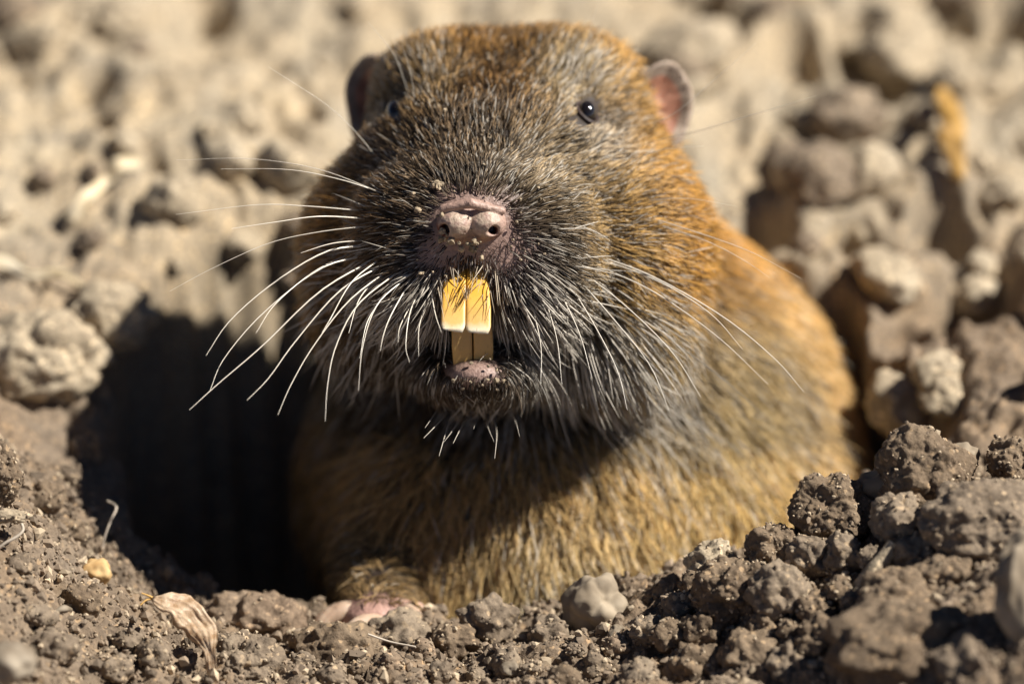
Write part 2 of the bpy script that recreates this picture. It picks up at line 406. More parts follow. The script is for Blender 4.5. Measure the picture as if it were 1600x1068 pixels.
clod('soil_clod', 'large blurred brown clod on the left burrow rim', 'soil clod', 60, 560, (95, 62, 70), M_clod_dry, 69, 5)
clod('soil_clod', 'blurred clod capping the left rim beside the shadow', 'soil clod', 170, 500, (66, 48, 60), M_clod_dry, 70, 5)
k = 80
for (px, py, rp) in [(200, 1000, 20), (240, 1020, 24), (300, 1010, 16), (180, 1045, 26), (60, 960, 24), (90, 1010, 30), (470, 1040, 20), (560, 1048, 18), (610, 1035, 16), (690, 1050, 20),
                     (660, 1015, 18), (790, 1035, 22), (830, 1045, 16), (930, 1040, 22), (965, 1010, 18), (900, 1015, 14), (745, 1055, 16), (520, 1060, 22), (880, 1058, 22), (1000, 1050, 26), (30, 880, 20), (150, 890, 22), (110, 830, 24), (75, 780, 26), (140, 700, 26), (105, 740, 20)]:
    k += 1
    size = 'tiny' if rp < 19 else 'small'; mm = rr.choice([M_clod, M_clod_grey, M_clod_grey, M_clod_red]); tone = 'greyish' if mm is M_clod_grey else 'reddish' if mm is M_clod_red else 'dark brown'
    mark = near(px, py, [((270, 1000), 'around the dry leaf'), ((540, 1050), 'in front of the paw'), ((690, 1040), 'in front of the wedge of soil'), ((810, 1040), 'around the little white pebble'), ((950, 1020), 'in front of the pale pebble'), ((60, 850), 'below the wood chip'), ((150, 890), 'beside the yellow pebble'), ((110, 730), 'on the left burrow rim'), ((90, 1000), 'by the tiny white flake')])
    clod('soil_clod', f'{size} {tone} soil lump {mark}', 'soil clod', px, py, (rp, rp * rr.uniform(.7, .95), rp), mm, k, 4, group=f'{size} {tone} lumps {mark}', sink=0.4)
# stones
clod('pebble', 'smooth pale pebble on the front rim under the belly fur', 'pebble', 927, 948, (45, 48, 40), M_slab, 101, 5, w=-0.9, knob=0.42, smooth=True)
slab = clod('stone_slab', 'large pale flat stone standing at the right end of the heap', 'stone', 1612, 935, (64, 105, 40), M_slab, 102, 5, w=2.9, knob=0.15, smooth=True); slab.rotation_euler = (-0.35, 0.12, 0.55)
clod('pebble', 'yellow pebble on the left burrow rim beside the shadow', 'pebble', 152, 893, (24, 20, 22), M_stone_y, 103, 4, knob=0.12, smooth=True)
clod('pebble', 'small whitish pebble with dirt where rim meets the heap', 'pebble', 965, 990, (15, 15, 15), M_stone, 104, 4, w=-.2, knob=0.15, smooth=True)
clod('pebble', 'little white pebble in the fine soil of the front rim', 'pebble', 797, 1043, (15, 13, 14), M_stone, 105, 4, w=.3, knob=0.15, smooth=True)
clod('stone_chip', 'cream stone chip poking up behind the squarish clod', 'stone', 1374, 762, (36, 28, 24), M_slab, 106, 4, w=-0.3, knob=0.35, smooth=True)
clod('stone_chip', 'white stone chip peeking over the broad clod', 'stone', 1500, 712, (28, 18, 20), M_slab, 107, 4, w=-0.4, knob=0.3, smooth=True)
clod('pebble', 'pale out of focus pebble on the slope below the wood chip', 'pebble', 15, 1035, (42, 30, 40), M_stone, 108, 4, knob=0.15, smooth=True, w=3.0)

# dry clods on the surface behind: few shapes, many individuals
bshapes = []
for i in range(9):
    p, f = clod_shape((0.5, 0.5, 0.42), 200 + i, 4)
    bshapes.append(mesh_np('soil_clod', p, f)); bshapes[-1].materials.append([M_clod_dry, M_clod_dry, M_clod_grey][i % 3])
def back_clod(px, py, rp, i, label, group):
    h = cast(g_bvh, px, py)
    if h is None: return
    s = (D - W2V(h[0])[2]) / D / PPC
    o = bpy.data.objects.new('soil_clod', bshapes[i % 9]); COL.objects.link(o)
    r = rp * s / 0.5
    o.scale = (r * rr.uniform(.8, 1.3), r * rr.uniform(.8, 1.2), r * rr.uniform(.7, 1)); o.rotation_euler = (rr.uniform(-.5, .5), rr.uniform(-.5, .5), rr.uniform(0, 6.3))
    c = h[0] + np.array([0, 0, 0.25 * rp * s]); o.location = Vector(c * U)
    tag(o, label, 'soil clod', group)
i = 0
for _ in range(95):
    px = rr.choice([rr.uniform(-40, 560), rr.uniform(1040, 1660), rr.uniform(1040, 1660)]); py = rr.uniform(-40, 440) if px < 800 else rr.uniform(-40, 700)
    if px > 1000 and py > 250 and px < 1180 + (py - 330) * 0.62: continue
    i += 1
    rp = rr.choice([14, 18, 22, 28, 38, 52]); size = 'small' if rp < 20 else 'middling' if rp < 33 else 'large'; tone = ['pale dry', 'pale dry', 'greyish'][i % 3]
    mark = min([((165, 312), 'around the bright straw blade'), ((50, 448), 'around the yellowish straw by the burrow rim'), ((480, 120), 'behind the shaded ear and whiskers'), ((1490, 240), 'around the amber leaf'), ((1140, 120), 'behind the lit ear'), ((1480, 580), 'between the shoulder and the clod heap'), ((1240, 380), 'along the gopher shoulder'), ((150, 40), 'far beyond the straw blades'), ((1420, 20), 'far beyond the amber leaf')], key=lambda m: (m[0][0] - px) ** 2 + (m[0][1] - py) ** 2)[1]
    back_clod(px, py, rp, i, f'{size} {tone} soil clod lying {mark}', f'{size} {tone} clods {mark}')

# ------------------------------------------------------------------ tubes, leaf, straw
def tube(pts, rad, n=6, sub=None):
    """pts (k,3) world cm, rad scalar or list; returns verts, quad faces"""
    pts = np.asarray(pts, float)
    if sub:                                # Catmull-Rom refinement
        P = np.vstack([2 * pts[0] - pts[1], pts, 2 * pts[-1] - pts[-2]]); R0 = np.interp(np.linspace(0, 1, sub), np.linspace(0, 1, len(pts)), rad if np.ndim(rad) else [rad] * len(pts))
        t = np.linspace(0, len(pts) - 1 - 1e-6, sub); j = t.astype(int); u = (t - j)[:, None]
        a, b, c, d = P[j], P[j + 1], P[j + 2], P[j + 3]
        pts = 0.5 * (2 * b + (c - a) * u + (2 * a - 5 * b + 4 * c - d) * u ** 2 + (3 * b - a - 3 * c + d) * u ** 3); rad = R0
    rad = np.full(len(pts), rad) if np.ndim(rad) == 0 else np.asarray(rad)
    tg = np.gradient(pts, axis=0); tg /= np.linalg.norm(tg, axis=1)[:, None]
    ref = np.array([0.31, 0.2, 0.93]); a = np.cross(tg, ref); a /= np.linalg.norm(a, axis=1)[:, None]; b = np.cross(tg, a)
    th = np.arange(n) / n * 2 * math.pi
    v = pts[:, None] + rad[:, None, None] * (np.cos(th)[None, :, None] * a[:, None] + np.sin(th)[None, :, None] * b[:, None])
    K = len(pts); f = []
    for i in range(K - 1):
        for q in range(n): f.append((i * n + q, i * n + (q + 1) % n, (i + 1) * n + (q + 1) % n, (i + 1) * n + q))
    return v.reshape(-1, 3), np.array(f)
def add_tube(name, pts, rad, mat, parent=None, n=6, sub=16):
    v, f = tube(pts, rad, n, sub)
    c = v.mean(0) if parent is None else np.zeros(3)
    o = new_obj(name, mesh_np(name, v - c, f), parent, mat); o.location = Vector(c * U)
    return o

# curled dry leaf on its stalk
def leaf(name, label, cat, pts, widths, thick, mat, curl, twist=(0, 0)):
    """strip along pts (photo px, py, w), folded lengthwise, with real thickness"""
    C = np.array([PW(*p) for p in pts]); K = 26
    t0 = np.linspace(0, 1, len(C)); t = np.linspace(0, 1, K)
    P = np.vstack([2 * C[0] - C[1], C, 2 * C[-1] - C[-2]]); tt = t * (len(C) - 1 - 1e-6); j = tt.astype(int); u = (tt - j)[:, None]
    a, b, c, d = P[j], P[j + 1], P[j + 2], P[j + 3]
    C = 0.5 * (2 * b + (c - a) * u + (2 * a - 5 * b + 4 * c - d) * u ** 2 + (3 * b - a - 3 * c + d) * u ** 3)
    wd = np.interp(t, t0, widths) / PPC * (1 + 0.10 * np.sin(t * 23) + 0.06 * np.sin(t * 47))
    tg = np.gradient(C, axis=0); tg /= np.linalg.norm(tg, axis=1)[:, None]
    side = np.cross(tg, AW); side /= np.linalg.norm(side, axis=1)[:, None]; nor = np.cross(side, tg)
    tw = np.interp(t, np.linspace(0, 1, len(twist)), twist)[:, None]; side, nor = side * np.cos(tw) + nor * np.sin(tw), nor * np.cos(tw) - side * np.sin(tw)
    m = 15; s = np.linspace(-1, 1, m); v = []; f = []
    for sg in (1, -1):
        for i in range(K):
            for q in s:
                ang = q * curl * (0.88 + 0.12 * math.sin(i * 0.55 + q))
                rip = wd[i] * (0.10 * math.sin(i * 0.9 + q * 3) + 0.07 * math.sin(q * 16 + i * .15) + 0.22 * abs(q) - 0.1)
                v.append(C[i] + side[i] * wd[i] * math.sin(ang) / max(curl, .3) + nor[i] * (wd[i] * (math.cos(ang) - 1) / max(curl, .3) + rip + sg * thick * 0.5))
    for sg in (0, 1):
        o = sg * K * m
        for i in range(K - 1):
            for q in range(m - 1):
                fc = (o + i * m + q, o + i * m + q + 1, o + (i + 1) * m + q + 1, o + (i + 1) * m + q); f.append(fc if sg else fc[::-1])
    for i in range(K - 1):
        for q in (0, m - 1): f.append((i * m + q, (i + 1) * m + q, K * m + (i + 1) * m + q, K * m + i * m + q))
    for i in (0, K - 1):
        for q in range(m - 1): f.append((i * m + q, i * m + q + 1, K * m + i * m + q + 1, K * m + i * m + q))
    v = np.array(v); c = v.mean(0)
    root = bpy.data.objects.new(name, None); COL.objects.link(root); root.location = Vector(C[-1] * U); root.empty_display_size = 0.01
    tag(root, label, cat)
    new_obj('blade', mesh_np('blade', v - C[-1], np.array(f)), root, mat)
    return root, C
lf, lC = leaf('dry_leaf', 'curled pale dry leaf arching up from the soil on its stalk', 'leaf',
              [(238, 934, 0.3), (262, 938, 0.35), (288, 950, 0.35), (308, 970, 0.35), (322, 1000, 0.5), (329, 1030, 0.65), (333, 1090, 0.75)], [5, 26, 36, 31, 19, 11, 7], 0.010, M_leaf, 0.75, (0.8, 0.7, 0.45, 0.1, -0.3, -0.5))
for pts in ([(244, 936, 0.25), (232, 930, 0.3), (221, 926, 0.35)], [(240, 934, 0.25), (228, 937, 0.3), (219, 945, 0.35)]):
    add_tube('leaf_tip', np.array([PW(*p) for p in pts]) - lC[-1], [0.018, 0.012, 0.008], M_amber, lf, 5, 6)

def straw(name, label, cat, pts, rad, mat, group=None, n=7, flat=None):
    o = add_tube(name, np.array([PW(*p) for p in pts]), rad, mat, None, n, 14); tag(o, label, cat, group); return o
def gpt(px, py, up):
    h = cast(g_bvh, px, py); p = h[0] + np.array([0, 0, up]); v = W2V(p); q = to_px(v); return (float(q[0]), float(q[1]), float(v[2]))
leaf('straw_blade', 'bright pale straw blade lying on dry ground behind the whiskers', 'straw', [gpt(108, 358, .10), gpt(135, 332, .2), gpt(165, 312, .25), gpt(190, 292, .3), gpt(222, 276, .15)], [10, 14, 10, 20, 8], .02, M_straw, .9)
leaf('straw_blade', 'yellowish straw blade lying beside the left burrow rim', 'straw', [gpt(-40, 436, .2), gpt(0, 440, .25), gpt(50, 448, .15), gpt(100, 458, .25), gpt(140, 470, .1)], [14, 18, 10, 12, 5], .02, M_straw, 1.0)
leaf('amber_leaf', 'amber coloured curled dry leaf standing among dry clods behind', 'leaf', [gpt(1498, 300, .15), gpt(1488, 268, .45), gpt(1492, 240, .3), gpt(1478, 205, .45), gpt(1484, 172, .2)], [12, 34, 22, 30, 14], .02, M_amber, 1.3)
straw('twig', 'pale upright twig standing in the heap under the round clod', 'twig', [(1345, 925, .9), (1365, 895, 1.0), (1382, 872, 1.0), (1397, 848, 1.0)], [.13, .12, .10, .075], M_clod_dry)
clod('wood_chip', 'short frayed wood chip on the slope below the dark crusted clod', 'wood chip', 6, 806, (44, 9, 14), M_clod_dry, 109, 5, w=.3, knob=.2)
straw('rootlet', 'thin pale rootlet curling from under the wood chip', 'root', [(-10, 862, .4), (8, 848, .42), (26, 838, .42), (36, 828, .4), (34, 818, .35)], .018, M_root)
straw('rootlet', 'fine brown root hair standing at the left rim by the yellow pebble', 'root', [(160, 862, -1.8), (163, 840, -1.8), (172, 815, -1.8), (182, 792, -1.9), (168, 782, -2.0)], .012, M_root)
straw('rootlet', 'thin rootlet lying across the front rim below the paw', 'root', [(575, 990, -.3), (610, 1002, -.3), (650, 1010, -.2)], .012, M_root)
straw('shell_flake', 'tiny white flake on the dark soil left of the dry leaf', 'flake', [gpt(86, 959, .03), gpt(100, 956, .05), gpt(116, 957, .03)], [.02, .045, .015], M_stone)

# loose crumbs: thousands, one mass
def crumbs(name, label, centers, sizes, cols, sub=1, amp=0.8):
    v, f = ico(sub); n = len(centers)
    vv = v[None] * (1 + amp * (rng.random((n, len(v), 1)) - 0.5)) * sizes[:, None, None] * rng.uniform(0.75, 1.25, (n, 1, 3)) + centers[:, None]
    ff = (f[None] + (np.arange(n) * len(v))[:, None, None]).reshape(-1, 3)
    me = mesh_np(name, vv.reshape(-1, 3), ff, False)
    set_col(me, np.repeat(cols, len(v), 0))
    return tag(new_obj(name, me, None, M_crumb), label, None, None, 'stuff')
def sample_tris(v, f, n, keep=None):
    if f.shape[1] == 4: f = np.concatenate([f[:, [0, 1, 2]], f[:, [0, 2, 3]]])
    a, b, c = v[f[:, 0]], v[f[:, 1]], v[f[:, 2]]
    N = np.cross(b - a, c - a); ar = np.linalg.norm(N, axis=1); wgt = ar.copy()
    if keep is not None: wgt = wgt * keep((a + b + c) / 3, N / (ar[:, None] + 1e-12))
    i = rng.choice(len(f), n, p=wgt / wgt.sum()); r1 = np.sqrt(rng.random(n)); r2 = rng.random(n)
    P = a[i] * (1 - r1)[:, None] + b[i] * (r1 * (1 - r2))[:, None] + c[i] * (r1 * r2)[:, None]
    return P, N[i] / ar[i][:, None]
def soil_cols(n, pale=0.2):
    c = np.array((0.21, 0.157, 0.108)) * rng.uniform(0.6, 1.4, (n, 1)); m = rng.random(n) < pale
    c[m] = np.array((0.42, 0.33, 0.225)) * rng.uniform(0.7, 1.3, (m.sum(), 1)); return c
n = 22000
P, N = sample_tris(gv, gf, n, lambda c, nn: ((c[:, 0] > -7) & (c[:, 0] < 7) & (c[:, 1] > -4.5) & (c[:, 1] < 1.6) & (nn[:, 2] > 0.25)).astype(float))
sz = 0.018 * np.exp(rng.normal(0, 0.55, n)); sz = np.clip(sz, 0.007, 0.085)
crumbs('soil_crumbs', 'loose fine soil crumbs scattered over the burrow rim', P + N * sz[:, None] * 0.5, sz, soil_cols(n))
PP, NN = [], []
for (v, f, o) in clod_surf:
    sel = sample_tris(v, f, 750 if len(v) > 20000 else 240 if len(v) > 6000 else 60); PP.append(sel[0]); NN.append(sel[1])
P = np.concatenate(PP); N = np.concatenate(NN); n = len(P); sz = np.clip(0.014 * np.exp(rng.normal(0, 0.4, n)), 0.006, 0.04)
crumbs('sand_grains', 'sandy grains crusting the soil clods', P + N * sz[:, None] * 0.3, sz, soil_cols(n, 0.45))

# ------------------------------------------------------------------ gopher: body surface
h = 0.06
G = grid((-3.6, -6.0, -10.5), (5.2, 4.1, 0.45), h)
def E(px, py, w, rx, ry, rw):
    s = (D - w) / D
    return (PV(px, py, w), (rx / PPC * s, ry / PPC * s, rw))
head = [  # photo px, py, depth, radii px, px, cm
    (805, 306, -3.7, 250, 255, 2.3),          # cranium
    (700, 142, -3.3, 110, 86, 1.3), (885, 142, -3.3, 112, 86, 1.3),   # brow domes
    (770, 255, -2.2, 205, 130, 1.35),         # bridge
    (935, 392, -2.75, 170, 178, 1.75),        # cheek, lit side
    (640, 392, -2.75, 160, 172, 1.75),        # cheek, shaded side
    (950, 505, -2.35, 125, 112, 1.25),        # pouch
    (605, 478, -2.55, 108, 100, 1.2),
    (742, 345, -1.05, 178, 112, 0.98),        # muzzle
    (668, 425, -0.95, 98, 88, 0.72), (815, 425, -0.95, 108, 92, 0.74),   # whisker pads
    (745, 565, -1.45, 88, 60, 0.92),          # lower jaw
]
Fh = None
for e in head:
    d = ell(G, *E(*e)); Fh = d if Fh is None else smin(Fh, d, 0.32)
torso = None
for e in [(915, 760, -6.2, 430, 450, 3.4), (830, 850, -4.3, 265, 290, 1.8), (860, 520, -5.0, 290, 290, 2.2), (1180, 870, -5.2, 180, 200, 2.0), (655, 880, -3.9, 110, 170, 1.2)]:
    d = ell(G, *E(*e)); torso = d if torso is None else smin(torso, d, 0.6)
arm = smin(cap(G, PV(600, 900, -3.2), PV(585, 968, -1.9), 0.55, 0.34), ell(G, *E(590, 965, -1.75, 62, 34, 0.4)), 0.2)
torso = smin(torso, arm, 0.25)
F = smin(Fh, torso, 0.35)
# open mouth
F = smax(F, -ell(G, *E(735, 520, -0.75, 52, 62, 0.62)), 0.08)
F = smax(F, -ell(G, *E(735, 470, -0.35, 38, 60, 0.32)), 0.08)
# cleft of the upper lip
F = smax(F, -cap(G, PV(735, 385, -0.02), PV(732, 470, -0.1), 0.05, 0.14), 0.08)
F = smin(F, ell(G, *E(748, 588, -0.62, 50, 27, 0.32)), 0.1)          # lower lip
# nose stump under the nose pad
F = smin(F, ell(G, *E(737, 345, -0.44, 72, 52, 0.30)), 0.16)
# eye sockets
Gp = G
eyes_px = [(916, 178), (614, 172)]
bv, bq = surface_nets(F, np.array([-3.6, -6.0, -10.5]), h)
bvw = V2W(bv)
b_bvh = BVHTree.FromPolygons([Vector(v) for v in bvw.tolist()], bq.tolist())
_k = cast(b_bvh, 735, 350); NOSE = _k[0]
print('nose w', W2V(NOSE)[2], 'verts', len(bv))

gopher = bpy.data.objects.new('pocket_gopher', None); COL.objects.link(gopher); gopher.empty_display_size = 0.02
base_c = np.array([0.6, 4.6, -7.4]); gopher.location = Vector(base_c * U)
tag(gopher, 'brown furry pocket gopher with yellow incisors and long whiskers emerging from its burrow', 'gopher')
def gobj(name, verts, faces, mat, parent=None, smooth=True):
    o = new_obj(name, mesh_np(name, verts - base_c, faces, smooth), gopher if parent is None else parent, mat)
    return o

# skin material with colour by vertex
def skin_mat():
    m, n, l, b = mat_new('gopher_skin')
    at = n.new('ShaderNodeAttribute'); at.attribute_name = 'tint'
    t = n.new('ShaderNodeTexNoise'); t.inputs['Scale'].default_value = 2500; t.inputs['Detail'].default_value = 3
    tc = n.new('ShaderNodeTexCoord'); l.new(tc.outputs['Object'], t.inputs['Vector'])
    mx = n.new('ShaderNodeMix'); mx.data_type = 'RGBA'; mx.blend_type = 'MULTIPLY'; mx.inputs[0].default_value = 0.6
    r = ramp(n, [(0.3, (0.6, 0.55, 0.55)), (0.7, (1.2, 1.2, 1.2))]); l.new(t.outputs['Fac'], r.inputs[0])
    l.new(at.outputs['Color'], mx.inputs[6]); l.new(r.outputs[0], mx.inputs[7]); l.new(mx.outputs[2], b.inputs['Base Color'])
    b.inputs['Roughness'].default_value = 0.5
    bp = n.new('ShaderNodeBump'); bp.inputs['Strength'].default_value = 0.5; bp.inputs['Distance'].default_value = 0.0003
    l.new(t.outputs['Fac'], bp.inputs['Height']); l.new(bp.outputs[0], b.inputs['Normal'])
    return m
M_skin = skin_mat()
bpx, bpy_ = to_px(bv)
def blob(px, py, cx, cy, sx, sy, p=2): return np.exp(-(np.abs((px - cx) / sx) ** p + np.abs((py - cy) / sy) ** p))
front = (bv[:, 2] > -1.6)
scol = np.tile(np.array((0.03, 0.02, 0.014)), (len(bv), 1))
pink = np.clip(blob(bpx, bpy_, 738, 345, 75, 60, 3) + 1.0 * blob(bpx, bpy_, 790, 408, 55, 40) + 0.9 * blob(bpx, bpy_, 682, 408, 48, 34) + blob(bpx, bpy_, 748, 588, 55, 30, 3), 0, 1) * front
scol = scol * (1 - pink[:, None]) + pink[:, None] * np.array((0.33, 0.22, 0.18))
paw_m = np.clip(blob(bpx, bpy_, 590, 975, 80, 45, 4), 0, 1) * (bv[:, 2] > -2.6)
scol = scol * (1 - paw_m[:, None]) + paw_m[:, None] * np.array((0.5, 0.3, 0.24))
body = gobj('body', bvw, bq, M_skin); set_col(body.data, scol)

# ------------------------------------------------------------------ nose pad
hn = 0.014
nc = PV(737, 350, W2V(NOSE)[2])
NG = grid((-0.46, -0.34, -0.36), (0.46, 0.34, 0.34), hn)
def n_px(px, py, w=0): return np.array([(px - 737) / PPC, (350 - py) / PPC, w])
nf = smin(ell(NG, n_px(712, 350, -0.02), (0.215, 0.175, 0.20)), ell(NG, n_px(760, 350, -0.02), (0.215, 0.175, 0.20)), 0.03)
nf = smin(nf, ell(NG, n_px(737, 346, -0.16), (0.40, 0.27, 0.2)), 0.05)
nf = smax(nf, -cap(NG, n_px(736, 322, 0.20), n_px(737, 384, 0.17), 0.028, 0.03), 0.03)           # median groove
nf = smax(nf, -smin(cap(NG, n_px(684, 362, 0.30), n_px(704, 356, -0.1), 0.08, 0.05), cap(NG, n_px(684, 352, 0.26), n_px(692, 372, 0.1), 0.05, 0.05), .03), 0.03)          # nostrils
nf = smax(nf, -smin(cap(NG, n_px(780, 364, 0.30), n_px(764, 357, -0.1), 0.06, 0.04), cap(NG, n_px(786, 352, 0.22), n_px(768, 362, 0.12), 0.04, 0.045), .03), 0.03)
nf = smin(nf, cap(NG, n_px(692, 326, 0.06), n_px(736, 318, 0.13), 0.045, 0.055), 0.02)           # fold over the nostrils
nf = smin(nf, cap(NG, n_px(736, 318, 0.13), n_px(784, 330, 0.05), 0.055, 0.045), 0.02)
nv, nq = surface_nets(nf, np.array([-0.46, -0.34, -0.36]), hn)
pn = nv * 1.0; nv = nv * (1 - 0) + 0.008 * fbm(pn * 9, 3)[:, None] * np.array([0.3, 0.3, 1])
nvw = V2W(nv + nc + np.array([0, 0, 0.05]))
npx, npy = nv[:, 0] * PPC + 737, 350 - nv[:, 1] * PPC
ncol = np.tile(np.array((0.40, 0.265, 0.21)), (len(nv), 1))
dirt = np.clip(blob(npx, npy, 713, 352, 20, 24, 4) + blob(npx, npy, 757, 348, 22, 22, 4), 0, 1) * sstep(0.0, 0.1, nv[:, 2]) * sstep(-0.7, 0.1, fbm(nv * 16 + 4, 3))
ncol = ncol * (1 - 0.9 * dirt[:, None]) + 0.9 * dirt[:, None] * np.array((0.46, 0.36, 0.27))
inn = np.clip(blob(npx, npy, 690, 360, 14, 16, 4) + blob(npx, npy, 770, 362, 12, 11, 4), 0, 1) * (1 - sstep(0.02, 0.10, nv[:, 2]))
ncol = ncol * (1 - inn[:, None]) + inn[:, None] * np.array((0.14, 0.03, 0.02))
nose = gobj('nose', nvw, nq, M_skin); set_col(nose.data, ncol)

# ------------------------------------------------------------------ teeth
def tooth_mat(name, gum, mid, tip, tip_at):
    m, n, l, b = mat_new(name)
    at = n.new('ShaderNodeAttribute'); at.attribute_name = 'along'
    t = n.new('ShaderNodeTexNoise'); t.inputs['Scale'].default_value = 450; t.inputs['Detail'].default_value = 5
    tc = n.new('ShaderNodeTexCoord')
    mp = n.new('ShaderNodeMapping'); mp.inputs['Scale'].default_value = (1.6, 1, 0.55); l.new(tc.outputs['Object'], mp.inputs[0]); l.new(mp.outputs[0], t.inputs['Vector'])
    ad = n.new('ShaderNodeMath'); ad.operation = 'MULTIPLY_ADD'; ad.inputs[1].default_value = 0.16; l.new(t.outputs['Fac'], ad.inputs[0])
    su = n.new('ShaderNodeMath'); su.operation = 'SUBTRACT'; su.inputs[1].default_value = 0.08; l.new(at.outputs['Fac'], su.inputs[0]); l.new(su.outputs[0], ad.inputs[2])
    r = ramp(n, [(0.0, gum), (0.45, mid), (tip_at - 0.13, tuple(0.8 * a + 0.2 * c for a, c in zip(mid, tip))), (tip_at, tip)]); l.new(ad.outputs[0], r.inputs[0])
    s2 = n.new('ShaderNodeTexNoise'); s2.inputs['Scale'].default_value = 2600; s2.inputs['Detail'].default_value = 2; l.new(mp.outputs[0], s2.inputs['Vector'])
    r2 = ramp(n, [(0.27, (0.3, 0.22, 0.15)), (0.36, (1, 1, 1))]); l.new(s2.outputs['Fac'], r2.inputs[0])
    mx = n.new('ShaderNodeMix'); mx.data_type = 'RGBA'; mx.blend_type = 'MULTIPLY'; mx.inputs[0].default_value = 0.45; l.new(r.outputs[0], mx.inputs[6]); l.new(r2.outputs[0], mx.inputs[7])
    l.new(mx.outputs[2], b.inputs['Base Color']); b.inputs['Roughness'].default_value = 0.42
    b.inputs['Subsurface Weight'].default_value = 0.15; b.inputs['Subsurface Radius'].default_value = (1, .6, .3); b.inputs['Subsurface Scale'].default_value = 0.0006
    bp = n.new('ShaderNodeBump'); bp.inputs['Strength'].default_value = 0.15; bp.inputs['Distance'].default_value = 0.0003; l.new(t.outputs['Fac'], bp.inputs['Height']); l.new(bp.outputs[0], b.inputs['Normal'])
    return m
M_tooth = tooth_mat('incisor_enamel', (0.66, 0.38, 0.06), (0.70, 0.38, 0.045), (0.80, 0.74, 0.58), 1.0)
M_tooth_l = tooth_mat('lower_incisor_enamel', (0.55, 0.30, 0.07), (0.62, 0.38, 0.12), (0.62, 0.42, 0.18), 0.98)
def tooth(name, rows, depth, mat, bulge, lean):
    """rows: (py, px_left, px_right, w front); a rounded bar, chisel ended"""
    K = 24; t0 = np.linspace(0, 1, len(rows)); t = np.linspace(0, 1, K); rows = np.array(rows, float)
    R = np.stack([np.interp(t, t0, rows[:, i]) for i in range(4)], 1)
    n = 20; v = []; al = []
    for i, (py, l, r, w) in enumerate(R):
        cx, hw = (l + r) / 2, (r - l) / 2
        e = 1 - 0.22 * max(0, (t[i] - 0.9) / 0.1) ** 2
        for q in range(n):
            a = q / n * 2 * math.pi; ca, sa = math.cos(a), math.sin(a)
            sx = math.copysign(abs(ca) ** 0.33, ca); sw = math.copysign(abs(sa) ** 0.6, sa)
            dp = depth * (1 - 0.75 * max(0, (t[i] - 0.7) / 0.3)) if sa < 0 else bulge
            v.append(PV(cx + hw * sx * e, py + (2.5 * (sx * lean) if t[i] > .97 else 0), w + dp * sw)); al.append(t[i])
    f = [(i * n + q, i * n + (q + 1) % n, (i + 1) * n + (q + 1) % n, (i + 1) * n + q) for i in range(K - 1) for q in range(n)]
    top = len(v); v.append(PV((R[-1, 1] + R[-1, 2]) / 2, R[-1, 0] + 1, R[-1, 3] - 0.03)); al.append(1.0)
    f += [((K - 1) * n + q, (K - 1) * n + (q + 1) % n, top, top) for q in range(n)]
    v = V2W(np.array(v)); fa = np.array(f)
    bm = bmesh.new(); vs = [bm.verts.new(Vector((p - base_c) * U)) for p in v]
    for q in f:
        try: bm.faces.new([vs[i] for i in dict.fromkeys(q)])
        except ValueError: pass
    bmesh.ops.recalc_face_normals(bm, faces=bm.faces)
    me = bpy.data.meshes.new(name); bm.to_mesh(me); bm.free()
    me.polygons.foreach_set('use_smooth', np.ones(len(me.polygons), bool))
    a = me.attributes.new('along', 'FLOAT', 'POINT'); a.data.foreach_set('value', np.array(al, np.float32))
    return new_obj(name, me, gopher, mat)
tooth('incisor', [(395, 700, 727, -0.48), (440, 693, 728, -0.24), (480, 690, 727.5, -0.06), (517, 689, 727, 0.04)], 0.2, M_tooth, 0.032, 0.9)['label'] = 'upper yellow orange incisor with pale chisel edge'
tooth('incisor', [(395, 729, 757, -0.48), (440, 729, 763, -0.24), (480, 728.5, 767, -0.06), (520, 728, 767, 0.04)], 0.2, M_tooth, 0.032, 0.5)['label'] = 'upper yellow orange incisor with pale chisel edge'
tooth('incisor', [(606, 713, 738, -0.72), (575, 709, 738.5, -0.62), (545, 706, 738, -0.54), (500, 705, 737, -0.48)], 0.16, M_tooth_l, 0.04, 0)['label'] = 'lower amber incisor inside the open mouth'
tooth('incisor', [(606, 740, 766, -0.72), (575, 740, 770, -0.62), (545, 740, 771, -0.54), (500, 739, 769, -0.48)], 0.16, M_tooth_l, 0.04, 0)['label'] = 'lower amber incisor inside the open mouth'

